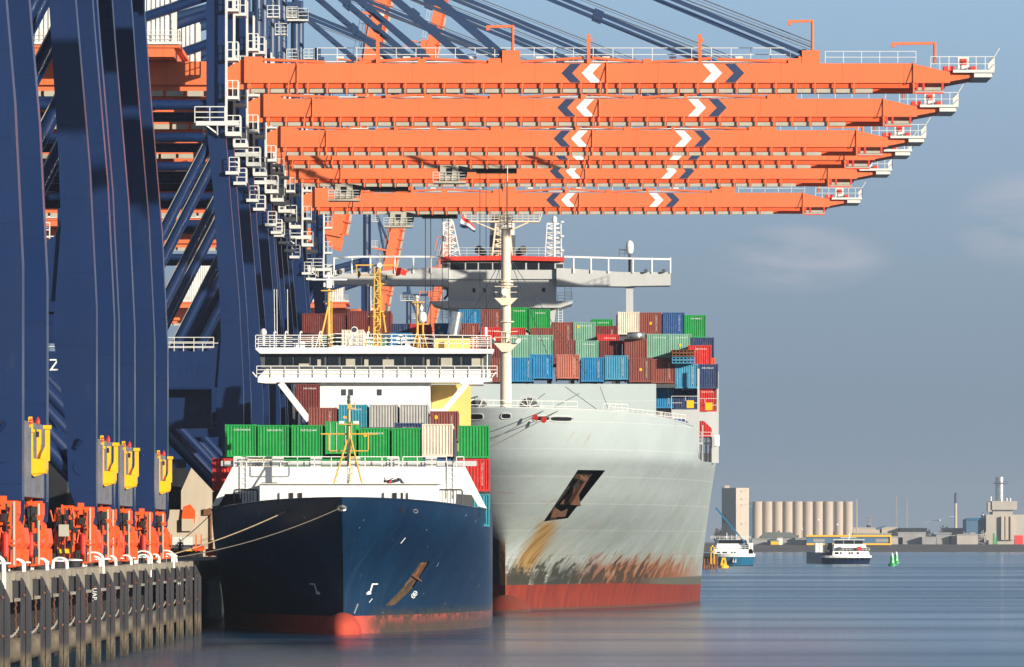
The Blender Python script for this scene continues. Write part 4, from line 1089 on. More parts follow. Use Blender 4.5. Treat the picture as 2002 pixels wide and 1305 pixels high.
for yy, zt in ((701.0, 23.6), (718.5, 26.6), (733.4, 26.6), (746.2, 30.0), (761, 30)):
    m.box(-22.4, 21.0 if yy > 715 else 18, yy, yy + .5, zt - .4, zt)
    for i in range(19):
        x = -22.4 + i * 2.47
        if yy < 715 and x > 17: continue
        m.box(x, x + .22, yy, yy + .5, 16.6, zt - .4)
    m.build('lashing_bridge', M['greydk'], BS); m = MB()
# bridge, 230 m aft of the stem
BY = 900; SB = FP / BY
def bx(px): return (px - VX) / SB
def bzz(py): return H + (VY - py) / SB
br = MB()
br.prism([(bx(864), bzz(546)), (bx(882), bzz(540)), (bx(928), bzz(540)), (bx(936), bzz(545)), (bx(1036), bzz(545)), (bx(1040), bzz(540)), (bx(1084), bzz(540)), (bx(1088), bzz(548)), (bx(1088), bzz(598)), (bx(1080), bzz(660)), (bx(882), bzz(660)), (bx(877), bzz(598)), (bx(877), bzz(562)), (bx(864), bzz(560))], BY, BY + 12)
br.prism([(bx(842), bzz(590)), (bx(1119), bzz(590)), (bx(1119), bzz(595)), (bx(1095), bzz(603)), (bx(870), bzz(603)), (bx(848), bzz(597))], BY - 2.2, BY + 9)
bro = br.build('bridge_house', M['grey'], BS)
MB().box(bx(864), bx(1102), BY - .4, BY + 10, bzz(546), bzz(514)).build('wheelhouse', M['grey'], BS)
wp = MB()
for a_, b_ in ((881, 909), (912, 934), (937, 962), (965, 992), (1001, 1027), (1031, 1052), (1055, 1084)):
    wp.prism([(bx(a_), bzz(528)), (bx(b_), bzz(528)), (bx(b_), bzz(514.5)), (bx(a_), bzz(514.5))], BY - .46, BY - .42)
wp.each('window', M['glass'], BS)
wp = MB()
for a_, b_ in ((866, 875), (1088, 1101)): wp.box(bx(a_), bx(b_), BY - .46, BY - .42, bzz(527), bzz(517))
wp.each('window', M['glass2'], BS)
MB().prism([(bx(861), bzz(503)), (bx(985), bzz(500.5)), (bx(1103), bzz(504)), (bx(1103), bzz(512)), (bx(985), bzz(510)), (bx(861), bzz(511))], BY - 1.2, BY + 10.5).build('red_roof_band', M['redband'], BS)
wp = MB()
for a_, b_, y in ((924, 929, 564), (945, 950, 564), (1060, 1066, 563)): wp.box(bx(a_), bx(b_), BY - .05, BY - .01, bzz(y + 8), bzz(y))
wp.each('porthole_window', M['glass'], BS)
wg = MB()
wg.prism([(bx(652), bzz(557)), (bx(877), bzz(559)), (bx(877), bzz(525)), (bx(805), bzz(526)), (bx(745), bzz(531)), (bx(670), bzz(536)), (bx(652), bzz(540))], BY - 1, BY + 4)
wg.prism([(bx(1311), bzz(559)), (bx(1238), bzz(560)), (bx(1225), bzz(561)), (bx(1088), bzz(559)), (bx(1088), bzz(525)), (bx(1115), bzz(526)), (bx(1215), bzz(533)), (bx(1311), bzz(533))], BY - 1, BY + 4)
wg.prism([(bx(1217), bzz(562)), (bx(1224), bzz(563)), (bx(1224), bzz(640)), (bx(1238), bzz(640)), (bx(1238), bzz(563)), (bx(1247), bzz(560))][::-1], BY, BY + 1.2)
wg.each('bridge_wing', M['grey'], BS)
for pts, posts in (([(652, 506), (700, 503), (862, 503)], (653, 688, 724, 772, 808, 842)), ([(1103, 503), (1250, 507), (1311, 508)], (1121, 1155, 1189, 1237, 1274, 1310))):
    fr = MB()
    for a_, b_ in zip(pts[:-1], pts[1:]): fr.bar((bx(a_[0]), BY - 1.1, bzz(a_[1])), (bx(b_[0]), BY - 1.1, bzz(b_[1])), .22, .24)
    for p in posts: fr.tube((bx(p), BY - 1.1, bzz(505)), (bx(p), BY - 1.1, bzz(535)), .12, 6)
    fr.build('wing_roof_frame', M['white'], BS)
m = MB(); m.lathe((bx(1231), BY - .5, bzz(492)), [(.35, -.3), (.5, 0), (.52, .9), (.40, 1.25), (.15, 1.45)], 16); m.build('radar_dome', M['white'], BS, smooth=True)
m = MB().tube((bx(1231), BY - .5, bzz(556)), (bx(1231), BY - .5, bzz(490)), .2, 8).rail([(bx(1210), BY - .5, bzz(503)), (bx(1233), BY - .5, bzz(503))], .9, .7, .04, 2)
m.tube((bx(1210), BY - .5, bzz(488)), (bx(1232), BY - .5, bzz(490)), .05, 5)
m.build('dome_pedestal', M['greydk'], BS)
m = MB().tube((bx(662), BY - 1.3, bzz(533)), (bx(667), BY - 1.6, bzz(533)), .35, 12)
for p in (1262, 1297): m.tube((bx(p), BY - 1.5, bzz(531)), (bx(p), BY - 1.1, bzz(531)), .28, 10)
m.each('searchlight', M['greydk'], BS)
m = MB().lattice(bx(866), bx(900), bx(868), bx(886), BY + 1, BY + 3, bzz(502), bzz(434), 5, .09); m.tube((bx(868), BY + 1, bzz(434)), (bx(886), BY + 1, bzz(434)), .09, 5)
m.lattice(bx(866), bx(880), bx(866), bx(880), BY + 1, BY + 2.4, bzz(502), bzz(434), 7, .06)
for p in (434, 460, 492): m.box(bx(864), bx(866), BY + .8, BY + 1, bzz(p + 4), bzz(p))
m.build('signal_lattice', M['white'], BS)
m = MB().lattice(bx(1066), bx(1098), bx(1070), bx(1097), BY + 1, BY + 3, bzz(502), bzz(436), 7, .08); m.tube((bx(1084), BY + 1, bzz(502)), (bx(1084), BY + 1, bzz(430)), .14, 6)
for p in (434, 462, 490): m.tube((bx(1097), BY + .8, bzz(p)), (bx(1103), BY + .8, bzz(p)), .14, 6)
m.build('signal_lattice', M['white'], BS)
MB().lathe((bx(1084), BY + 1, bzz(432)), [(.3, -.2), (.36, .1), (.34, .5), (.1, .72)], 12).build('small_dome', M['white'], BS, smooth=True)
# funnel behind
m = MB().lathe((bx(982), BY + 30, bzz(500)), [(1.75, 0), (1.75, 6.1)], 20); m.build('funnel', M['grey'], BS, smooth=True)
m = MB().lathe((bx(982), BY + 29.98, bzz(500)), [(1.80, .0), (1.80, 4.1)], 20); m.lathe((bx(982), BY + 30, bzz(500)), [(1.5, 6.1), (1.45, 6.9)], 16)
m.build('funnel_band', M['greydk'], BS, smooth=True)
m = MB().lathe((bx(982), BY + 26, bzz(502)), [(3.6, -.5), (3.6, 1.1), (3.2, 1.1)], 26)
for p, d in ((945, -1), (1014, 1)):
    m.tube((bx(p), BY + 24, bzz(500)), (bx(p), BY + 24, bzz(482)), .38, 12); m.tube((bx(p), BY + 24, bzz(480)), (bx(p + d * 11), BY + 22.8, bzz(474)), .45, 12, .62)
m.build('exhaust_pipe', M['black'], BS, smooth=True)
m = MB().rail([(bx(866), BY - 1, bzz(502)), (bx(1100), BY - 1, bzz(502))], 1.15, 1.6, .035, 3)
m.ladder(bx(846), bx(858), BY + 1, bzz(590), bzz(560), .05, .35).ladder(bx(1104), bx(1117), BY + 1, bzz(590), bzz(560), .04, .35).ladder(bx(1092), bx(1100), BY + 1, bzz(640), bzz(605), .05, .35).rail([(bx(1090), BY - 2, bzz(590)), (bx(1118), BY - 2, bzz(590))], 1.1, .8, .04, 3)
m.ladder(bx(862), bx(874), BY + 1, bzz(625), bzz(604), .05, .35)
m.build('bridge_railing', M['galv'], BS)
m = MB().bar((bx(868), BY + 1, bzz(585)), (bx(876), BY + 1, bzz(576)), .3, .3).bar((bx(875), BY + 1, bzz(576)), (bx(875), BY + 1, bzz(563)), .3, .3)
m.build('drain_pipe', M['greydk'], BS)
# main mast over the wheelhouse
m = MB().lattice(bx(962), bx(1002), bx(970), bx(995), BY + 1, BY + 3, bzz(502), bzz(434), 6, .15, .10)
m.box(bx(911), bx(1055), BY + .6, BY + 2.6, bzz(434.5), bzz(431.5)); m.rail([(bx(911), BY + .6, bzz(431.5)), (bx(1055), BY + .6, bzz(431.5))], .95, .75, .055, 3)
m.tube((bx(926), BY + .8, bzz(433)), (bx(968), BY + .8, bzz(450)), .11, 6).tube((bx(1036), BY + .8, bzz(433)), (bx(998), BY + .8, bzz(450)), .11, 6)
m.tube((bx(1055), BY + .6, bzz(432)), (bx(1059), BY + .6, bzz(418)), .07, 5).tube((bx(911), BY + .6, bzz(432)), (bx(907), BY + .6, bzz(418)), .07, 5)
m.lattice(bx(975), bx(993), bx(979), bx(987), BY + 1, BY + 2, bzz(432), bzz(402), 4, .09).tube((bx(982), BY + 1.5, bzz(430)), (bx(982), BY + 1.5, bzz(382)), .07, 6)
m.box(bx(968), bx(996), BY + 1.3, BY + 1.6, bzz(396), bzz(394.5)).box(bx(972), bx(992), BY + 1, BY + 2, bzz(409), bzz(407))
m.box(bx(977), bx(986), BY + 1, BY + 1.6, bzz(404), bzz(398)).box(bx(984), bx(994), BY + .5, BY + 1.2, bzz(420), bzz(417))
m.build('main_mast', M['cream'], BS)

# ---------------------------------------------------------------- blue feeder ship
FD = 503; FX = -12.25
FS = thing('feeder_ship', 'smaller navy blue container ship with white bridge and red bulb, moored in front', 'container ship', (FX, FD, 0))
def fz(u): return 10.25 - .75 * sm(u * 1.15)
feed = Hull(FX, 11.05, lambda z: 503 - 4.5 * sm((z - 3) / 8), lambda z: lp(50, 30, sm(z / 9)), lambda z: lp(1.8, 2.0, sm(z / 9)), lambda z: lp(.97, .85, sm(z / 9)), fz, 622, -1.5)
hf = feed.mesh(44, 30); fh = hf.build('hull', M['hull_blue'], FS); weld(fh.data)
SF = 25.6
def fx(px): return (px - VX) / SF
def fzz(py): return H + (VY - py) / SF
APf = [(fx(822), fzz(1099)), (fx(838), fzz(1099)), (fx(806), fzz(1150)), (fx(784), fzz(1152))]
cm2 = MB(); ybf = [feed.y_at(*p) for p in APf]
cm2.add([(p[0], ybf[i] - 2, p[1]) for i, p in enumerate(APf)] + [(p[0], ybf[i] + .55, p[1]) for i, p in enumerate(APf)], [(0, 1, 2, 3), (7, 6, 5, 4)] + [(i, i + 4, (i + 1) % 4 + 4, (i + 1) % 4) for i in range(4)])
cut(fh, cm2, M['hawse2'])
for p in fh.data.polygons: p.use_smooth = True
fh.data.set_sharp_from_angle(angle=R(30))
m = MB(); q = lambda px, py, d=.0: (fx(px), feed.y_at(fx(px), fzz(py)) + d, fzz(py))
m.bar(q(829, 1103, .3), q(812, 1128, .28), .18, .25); m.bar(q(802, 1124, .3), q(820, 1136, .3), .2, .28)
m.build('anchor', M['anchor'], FS)
feed.patch([(fx(784), fzz(1152)), (fx(806), fzz(1150)), (fx(770), fzz(1184)), (fx(752), fzz(1186))], .012).build('rust_run', paint('rust_run_stain', (.085, .05, .022), .8, var=.6, scale=1.6, dirt=.9, dirtc=(.004, .022, .055), streak=True), FS)
MB().sphere((FX, 500.6, .15), 1.42, 3.2, 1.5, 28, 16).build('bulbous_bow', paint('red_bulb_paint', (.44, .065, .04), .8, spec=.2, var=.2, scale=.6, dirt=.2, dirtc=(.2, .05, .04)), FS, smooth=True)
# painted marks near the waterline
def mark(poly, mt='wmark', off=.03):
    v = [(fx(a_), feed.y_at(fx(a_), fzz(b_)) - off, fzz(b_)) for a_, b_ in poly]; n = len(v)
    return MB().add(v, [tuple(range(n))])
mk = MB()
for s_ in (1, -1):
    mx = lambda a_: a_ if s_ == 1 else 2 * 672 - a_
    for poly in ([(728, 1141), (739, 1141), (739, 1143.5), (730, 1143.5), (725, 1160), (722, 1160)], [(717, 1160), (721, 1156), (726, 1157), (726, 1162), (718, 1163)]):
        t = mark([(mx(a_), b_) for a_, b_ in poly]); mk.add(t.v, t.f)
mk.build('bulb_marking', M['wmark'], FS)
mk = MB()
for cx_, cy_ in ((809, 1162), (805, 1167)):
    for i in range(12):
        t0 = 2 * math.pi * i / 12; t1 = t0 + math.pi / 6
        a_ = (cx_ + 3.6 * math.cos(t0), cy_ + 4.2 * math.sin(t0)); b_ = (cx_ + 3.6 * math.cos(t1), cy_ + 4.2 * math.sin(t1))
        mk.bar(q(*a_, -.02), q(*b_, -.02), .05, .05)
    mk.bar(q(cx_ - 3, cy_ + 3, -.02), q(cx_ + 3, cy_ - 3, -.02), .05, .05)
mk.build('thruster_marking', M['wmark'], FS)
mk = MB()
for i in range(6): mk.bar(q(700 - i * 1.2, 1181 + 3.2 * i, -.02), q(701.2 - i * 1.2, 1182.5 + 3.2 * i, -.02), .07, .05)
for i in range(3): mk.bar(q(722 + i * 2, 1178 - 2.5 * i, -.02), q(723.5 + i * 2, 1176 - 2.5 * i, -.02), .06, .05)
mk.bar(q(784, 1063, -.02), q(793, 1052, -.02), .05, .05)
mk.build('draught_mark', M['wmark'], FS)
# hawse lips
m = MB()
def lip(px, py, rw, rh, r=.09, n=14):
    for i in range(n):
        t0 = 2 * math.pi * i / n; t1 = 2 * math.pi * (i + 1) / n
        m.tube(q(px + rw * math.cos(t0), py + rh * math.sin(t0), -.05), q(px + rw * math.cos(t1), py + rh * math.sin(t1), -.05), r, 6)
lip(674, 995.5, 7.5, 4, .10)
m.build('hawse_lip', M['steel'], FS, smooth=True)
m = MB(); lip(813, 1000, 4, 3.4, .05); m.build('hawse_lip', M['steel'], FS, smooth=True)
m = MB()
def disc(px, py, rw, rh, n=14):
    v = [q(px + rw * math.cos(2 * math.pi * i / n), py + rh * math.sin(2 * math.pi * i / n), -.03) for i in range(n)]; m.add(v, [tuple(range(n))])
disc(674, 995.5, 6, 3); disc(788, 998, 5, 4); disc(936, 1006, 2.5, 4); disc(564, 1000, 4, 3.2); disc(814, 1000, 3.4, 2.8)
m.each('hawse_hole', M['black'], FS)
# rubbing fins near the stern quarter, right side
m = MB()
for z in (6.2, 2.3): m.tube((FX + 10.7, 545, z), (FX + 10.7, 600, z), .16, 8)
m.each('rubbing_strake', M['hull_blue'], FS)
# bulwark rail
m = MB()
for i in range(50):
    for sd in (1, -1):
        a_ = feed.point(i / 50, fz(i / 50), sd); b_ = feed.point((i + 1) / 50, fz((i + 1) / 50), sd); m.tube((a_[0], a_[1], a_[2] + .02), (b_[0], b_[1], b_[2] + .02), .07, 6)
m.build('bulwark_rail', M['hull_blue'], FS)
# white breakwater front of the cargo deck
WD = 519.5; SW = FP / WD
def wx(px): return (px - VX) / SW
def wz(py): return H + (VY - py) / SW
dk = [(feed.half_u(u_, 8) * .96, feed.stem(8) + feed.Lf(8) * u_ + .2) for u_ in [i / 24 for i in range(1, 25)]]
MB().zprism([(FX + x_, y_) for x_, y_ in dk] + [(FX - x_, y_) for x_, y_ in dk[::-1]], 8.0, 8.6).build('forecastle_deck', M['greydk'], FS)
ww = MB()
ww.prism([(wx(413), wz(992)), (wx(455), wz(913)), (wx(910), wz(913)), (wx(952), wz(995)), (wx(935), wz(990)), (wx(922), wz(968)), (wx(892), wz(966)), (wx(889), wz(1000)), (wx(475), wz(1000)), (wx(472), wz(966)), (wx(440), wz(966)), (wx(428), wz(988))], WD, WD + .5)
wwo = ww.build('breakwater', M['white'], FS)
MB().box(wx(425), wx(482), WD + .9, WD + 1.0, wz(1000), wz(962)).build('recess_shade_sheet', M['black'], FS)  # black sheet standing in for the shade inside the cutout
SG = FP / 511.5
gx = lambda px: (px - VX) / SG
gz = lambda py: H + (VY - py) / SG
MB().prism([(gx(508), gz(947)), (gx(858), gz(947)), (gx(858), gz(1000)), (gx(508), gz(1000))], 511.5, 519.4).build('forecastle_house', M['white'], wwo)
MB().prism([(gx(505), gz(945.5)), (gx(862), gz(945.5)), (gx(862), gz(947)), (gx(505), gz(947))], 511.2, 519.3).build('house_roof', M['galv'], wwo)
m = MB(); m2 = MB()
for a_ in (566, 583, 768, 782): m.box(gx(a_), gx(a_ + 6), 511.40, 511.47, gz(985), gz(964))
m.each('door_opening', M['black'], wwo)
for a_ in (547, 591, 751, 798): m2.prism([(gx(a_), gz(985)), (gx(a_ + 11), gz(985)), (gx(a_ + 11), gz(965)), (gx(a_ + 9), gz(963)), (gx(a_ + 1), gz(963)), (gx(a_), gz(965))], 511.30, 511.43)
for a_ in (573.5, 776): m2.box(gx(a_), gx(a_ + 7), 511.34, 511.43, gz(985), gz(963))
m2.each('door', M['white'], wwo)
m = MB()
for a_, b_ in ((455, 478), (480, 785), (785, 878), (890, 912)): m.rail([(wx(a_) + .1, WD, wz(913)), (wx(b_) - .2, WD, wz(913))], .78, 1.35, .045, 2)
for a_ in (470, 875): m.ladder(wx(a_), wx(a_ + 12), WD - .1, wz(975), wz(905), .04, .4)
m.build('breakwater_railing', M['white'], wwo)
m = MB()
for a_, b_ in ((453, 499), (854, 903)):
    m.path([(gx(a_), 516, gz(992)), (gx(a_), 516, gz(959)), (gx(a_) + .1, 516, gz(957)), (gx(b_) - .1, 516, gz(957)), (gx(b_), 516, gz(959)), (gx(b_), 516, gz(990))], .07, 6)
    for i in range(7): m.tube((gx(a_) + .15 + i * .22, 516, gz(990)), (gx(a_) + .15 + i * .22, 516, gz(958)), .035, 5)
    m.build('ladder_cage', M['greydk'], wwo); m = MB()
m = MB()
for i in range(6):
    x = FX - 9 + i * 3.0; m.box(x, x + .9, WD + .7, WD + 1.2, 12.7, 13.6)
m.box(FX - 10, FX + 10, WD + .8, WD + 1.2, 12.9, 13.3)
m.build('cell_guide', M['grey'], wwo)
# foremast of the feeder
MD = 513.5; SM = FP / MD
mx_ = lambda px: (px - VX) / SM
mz_ = lambda py: H + (VY - py) / SM
m = MB().tube((mx_(682), MD, mz_(945)), (mx_(682), MD, mz_(795)), .15, 12, .11)
m.tube((mx_(682), MD, mz_(850)), (mx_(653), MD - 1.5, mz_(948)), .07, 6).tube((mx_(684), MD, mz_(850)), (mx_(709), MD - 1.5, mz_(948)), .07, 6)
m.tube((mx_(627), MD, mz_(849)), (mx_(737), MD, mz_(849)), .065, 6)
m.path([(mx_(643), MD, mz_(849)), (mx_(643), MD, mz_(880)), (mx_(645), MD, mz_(882)), (mx_(718), MD, mz_(882)), (mx_(720), MD, mz_(879)), (mx_(720), MD, mz_(849))], .05, 6)
m.box(mx_(663), mx_(702), MD - .4, MD + .4, mz_(831), mz_(829)).box(mx_(671), mx_(678), MD - .3, MD, mz_(819), mz_(814)).tube((mx_(684), MD, mz_(799)), (mx_(694), MD, mz_(799)), .05, 5).tube((mx_(694), MD, mz_(799)), (mx_(694), MD, mz_(786)), .04, 5)
m.tube((mx_(666), MD, mz_(895)), (mx_(696), MD, mz_(895)), .07, 6).box(mx_(680), mx_(688), MD - .3, MD + .3, mz_(800), mz_(791))
fmast = m.build('foremast', M['mast'], FS)
m = MB().tube((mx_(682), MD, mz_(795)), (mx_(682), MD, mz_(764)), .05, 6).lathe((mx_(682), MD, mz_(790)), [(.12, 0), (.15, .2), (.1, .4), (.15, .5), (.05, .75)], 8)
m.tube((mx_(680.5), MD - .2, mz_(930)), (mx_(680.5), MD - .2, mz_(800)), .06, 6)
m.build('mast_light', M['greydk'], fmast)
m = MB().box(mx_(663), mx_(673), MD - .5, MD - .1, mz_(829), mz_(824)).box(mx_(691), mx_(702), MD - .5, MD - .1, mz_(829), mz_(824)).tube((mx_(681), MD - .3, mz_(948)), (mx_(681), MD - .3, mz_(912)), .12, 8)
m.box(mx_(656), mx_(662), MD, MD + .3, mz_(948), mz_(915)).rail([(mx_(662), MD - .5, mz_(948)), (mx_(702), MD - .5, mz_(948))], 1.3, .5, .03, 3)
m.build('mast_fitting', M['white'], fmast)
# accommodation and bridge of the feeder
BF = 596; SQ = FP / BF
hx = lambda px: (px - VX) / SQ
hz = lambda py: H + (VY - py) / SQ
acc = MB().box(hx(625), hx(841), BF + 1, BF + 13, hz(880), hz(736)).build('accommodation_block', M['white'], FS)
m = MB()
for a_ in (667, 681, 737): m.box(hx(a_), hx(a_ + 9), BF + .95, BF + .99, hz(773), hz(761))
m.each('window', M['glass2'], acc)
bd = MB().prism([(hx(504), hz(748)), (hx(504), hz(738)), (hx(520), hz(722)), (hx(958), hz(722)), (hx(962), hz(738)), (hx(962), hz(746)), (hx(945), hz(748)), (hx(945), hz(752)), (hx(900), hz(752)), (hx(900), hz(748)), (hx(540), hz(748)), (hx(540), hz(750)), (hx(520), hz(750))], BF, BF + 6)
bdo = bd.build('bridge_deck', M['white'], FS)
wheel = MB().prism([(hx(512), hz(722)), (hx(507), hz(693)), (hx(963), hz(693)), (hx(956), hz(722))], BF + .6, BF + 6).build('wheelhouse', M['greydk'], FS)
m = MB()
for i, (a_, b_) in enumerate(((520, 545), (552, 572), (576, 604), (610, 634), (640, 662), (668, 706), (710, 755), (762, 790), (796, 826), (832, 856), (862, 900), (906, 945))):
    m.prism([(hx(a_), hz(717)), (hx(b_), hz(717)), (hx(b_), hz(696)), (hx(a_), hz(696))], BF + .5, BF + .56)
m.each('window', M['glass'], wheel)
m = MB()
for a_, b_, t_ in ((584, 604, 711), (620, 627, 703), (676, 694, 702), (712, 720, 703), (748, 770, 703), (834, 840, 703), (862, 884, 700), (922, 945, 701)): m.box(hx(a_), hx(b_), BF + .42, BF + .48, hz(716), hz(t_))
m.each('window_blind', M['tray'], wheel)
MB().prism([(hx(499), hz(683)), (hx(502), hz(680)), (hx(640), hz(680)), (hx(655), hz(677)), (hx(800), hz(677)), (hx(818), hz(681)), (hx(966), hz(683)), (hx(962), hz(692)), (hx(509), hz(692))], BF - .3, BF + 7).build('wheelhouse_roof', M['white'], wheel)
m = MB()
m.bar((hx(548), BF + .3, hz(749)), (hx(604), BF + .3, hz(822)), .5, .55).bar((hx(913), BF + .3, hz(750)), (hx(866), BF + .3, hz(806)), .5, .5).box(hx(838), hx(875), BF - .2, BF + 4, hz(806), hz(800))
m.each('wing_strut', M['white'], FS)
m = MB().rail([(hx(502), BF - .1, hz(738)), (hx(972), BF - .1, hz(738))], 1.0, 1.3, .045, 3).rail([(hx(500), BF - .3, hz(680)), (hx(640), BF - .3, hz(680)), (hx(655), BF - .3, hz(677)), (hx(960), BF - .3, hz(681))], 1.1, 1.25, .045, 3)
m.rail([(hx(500), BF + 6, hz(680)), (hx(960), BF + 6, hz(681))], 1.1, 1.6, .04, 3)
for a_ in (502, 962): m.bar((hx(a_), BF - .1, hz(738)), (hx(a_ + (-8 if a_ < 700 else 8)), BF - .1, hz(728)), .1, .1)
for a_ in (535, 557, 586, 624, 718): m.path([(hx(a_), BF + 1, hz(681)), (hx(a_), BF + 1, hz(650)), (hx(a_ + 2), BF + 1, hz(647)), (hx(a_ + 4), BF + 1, hz(651))], .06, 5)
for a_ in (536, 541, 562): m.tube((hx(a_), BF + 1.2, hz(655)), (hx(a_ - 1), BF + 1.2, hz(565)), .03, 5)
for a_ in (624, 718, 686): m.tube((hx(a_), BF + 1, hz(652)), (hx(a_ + 9), BF + 1, hz(680)), .05, 5); m.tube((hx(a_), BF + 1, hz(652)), (hx(a_ - 8), BF + 1, hz(680)), .05, 5)
m.tube((hx(852 + 100), BF - .1, hz(738)), (hx(953), BF - .1, hz(660)), .05, 5).box(hx(948), hx(953), BF, BF + .3, hz(665), hz(640))
m.build('bridge_railing', M['white'], FS)
m = MB().box(hx(575), hx(583), BF, BF + .5, hz(680), hz(671)).box(hx(588), hx(596), BF, BF + .5, hz(680), hz(669)).box(hx(792), hx(802), BF, BF + .5, hz(680), hz(670)).lathe((hx(515), BF, hz(654)), [(.16, -1.0), (.16, 0), (.28, .02), (.28, .3), (.12, .5)], 10)
m.tube((hx(693), BF + .3, hz(645)), (hx(693), BF + .6, hz(645)), .3, 14, .22); m.tube((hx(693), BF + .5, hz(680)), (hx(693), BF + .5, hz(652)), .14, 8, .07)
rr = ring_xy(hx(783), hz(664), .34, BF + .2, .12, 14); m.add(rr.v, rr.f); m.bar((hx(777), BF + .2, hz(664)), (hx(789), BF + .2, hz(664)), .08, .08).bar((hx(783), BF + .2, hz(670)), (hx(783), BF + .2, hz(658)), .08, .08)
m.build('deck_fitting', M['white'], FS)
MB().tube((hx(693), BF + .24, hz(645)), (hx(693), BF + .32, hz(645)), .22, 14).build('searchlight_glass', M['glass2'], FS)
MB().box(hx(842), hx(919), BF + 9, BF + 16, hz(880), hz(748)).box(hx(849), hx(918), BF + 4, BF + 8, hz(682), hz(658)).build('funnel_casing', M['casing'], FS)
MB().box(hx(847), hx(920), BF + 3.8, BF + 8.2, hz(658), hz(654)).box(hx(858), hx(866), BF + 5, BF + 6, hz(654), hz(646)).build('casing_top', M['black'], FS)
m = MB().tube((hx(884), BF + 6, hz(654)), (hx(893), BF + 6, hz(606)), .55, 18); m.build('exhaust_pipe', M['steel'], FS, smooth=True)
# yellow masts
m = MB().tube((hx(641), BF + 3, hz(680)), (hx(641), BF + 3, hz(562)), .17, 10, .13).tube((hx(647), BF + 3, hz(680)), (hx(647), BF + 3, hz(566)), .05, 6)
m.box(hx(626), hx(657), BF + 2.6, BF + 3.4, hz(567.5), hz(565.5)).tube((hx(640), BF + 3, hz(596)), (hx(622), BF + 1.5, hz(680)), .09, 6).tube((hx(634), BF + 3, hz(592)), (hx(648), BF + 3, hz(592)), .06, 6).tube((hx(641), BF + 3, hz(635)), (hx(647), BF + 3, hz(635)), .05, 6)
rm_ = m.build('radar_mast', M['mast'], FS)
m = MB().box(hx(609), hx(677), BF + 2.8, BF + 3.1, hz(546), hz(543)).box(hx(637), hx(647), BF + 2.6, BF + 3.4, hz(561), hz(547)).box(hx(631), hx(640), BF + 2.7, BF + 3.2, hz(559), hz(551)).tube((hx(641), BF + 3, hz(543)), (hx(640), BF + 3, hz(538)), .08, 6)
m.rail([(hx(640), BF + 2.6, hz(561)), (hx(651), BF + 2.6, hz(561))], .6, .3, .025, 2)
m.build('radar_scanner', M['white'], rm_)
m = MB()
for a_ in (731, 736, 741): m.tube((hx(a_), BF + 4 + (a_ - 731) * .03, hz(680)), (hx(a_), BF + 4, hz({731: 540, 736: 522, 741: 512}[a_])), .11, 8)
m.lattice(hx(729), hx(743), hx(731), hx(741), BF + 3.6, BF + 4.4, hz(680), hz(520), 9, .07, .05)
m.box(hx(693), hx(777), BF + 3.9, BF + 4.1, hz(516.5), hz(514)).path([(hx(695), BF + 4, hz(515)), (hx(695), BF + 4, hz(533)), (hx(697), BF + 4, hz(535)), (hx(732), BF + 4, hz(535))], .05, 5).path([(hx(774), BF + 4, hz(515)), (hx(774), BF + 4, hz(536)), (hx(744), BF + 4, hz(537))], .05, 5)
m.box(hx(742), hx(753), BF + 3.8, BF + 4.4, hz(553.5), hz(551)).tube((hx(742), BF + 4, hz(556)), (hx(753), BF + 4, hz(551)), .06, 5).box(hx(741), hx(755), BF + 3.8, BF + 4.4, hz(608), hz(605.5))
m.tube((hx(747), BF + 4, hz(608)), (hx(753), BF + 3, hz(648)), .08, 6).tube((hx(716), BF + 4, hz(616)), (hx(752), BF + 4, hz(616)), .06, 5).tube((hx(720), BF + 4, hz(635)), (hx(713), BF + 3, hz(680)), .07, 6).tube((hx(745), BF + 4, hz(575)), (hx(745), BF + 4, hz(606)), .04, 5)
m.tube((hx(741), BF + 4, hz(512)), (hx(741), BF + 4, hz(492)), .03, 5).tube((hx(721), BF + 4, hz(514)), (hx(721), BF + 4, hz(494)), .03, 5)
mm = m.build('main_mast', M['mast'], FS)
m = MB().tube((hx(741), BF + 3.4, hz(516)), (hx(741), BF + 3.9, hz(516)), .24, 14, .12)
m.build('loud_hailer', M['galv'], mm)
m = MB()
for a_, z0, z1 in ((717, 620, 555), (735, 600, 520), (754, 552, 535), (754, 610, 590)): m.tube((hx(a_), BF + 3.7, hz(z0)), (hx(a_), BF + 3.7, hz(z1)), .07, 6)
m.lathe((hx(717), BF + 3.7, hz(560)), [(.05, 0), (.14, .1), (.14, .3), (.05, .4)], 8)
m.build('mast_cable', M['greydk'], mm)
m = MB().tube((hx(815), BF + 3, hz(680)), (hx(815), BF + 3, hz(588)), .13, 8, .1).box(hx(805), hx(830), BF + 2.7, BF + 3.2, hz(590), hz(588)).tube((hx(826), BF + 3, hz(680)), (hx(826), BF + 3, hz(628)), .09, 6).tube((hx(815), BF + 3, hz(632)), (hx(838), BF + 3, hz(632)), .06, 5)
for a_, b_ in ((815, 806), (815, 822), (826, 835)): m.tube((hx(a_), BF + 3, hz(645)), (hx(b_), BF + 2.5, hz(680)), .06, 5)
m.path([(hx(808), BF + 3, hz(590)), (hx(812), BF + 3, hz(596)), (hx(815), BF + 3, hz(598)), (hx(820), BF + 3, hz(596)), (hx(824), BF + 3, hz(590))], .06, 5)
am = m.build('aerial_mast', M['mast'], FS)
MB().lathe((hx(825), BF + 3, hz(626)), [(.2, -.1), (.36, .05), (.38, .5), (.28, .75), (.08, .85)], 14).build('satellite_dome', M['white'], am, smooth=True)
MB().lathe((hx(814), BF + 3, hz(588)), [(.08, 0), (.2, .1), (.08, .25), (.22, .35), (.22, .5), (.05, .6)], 10).build('aerial_head', M['galv'], am, smooth=True)

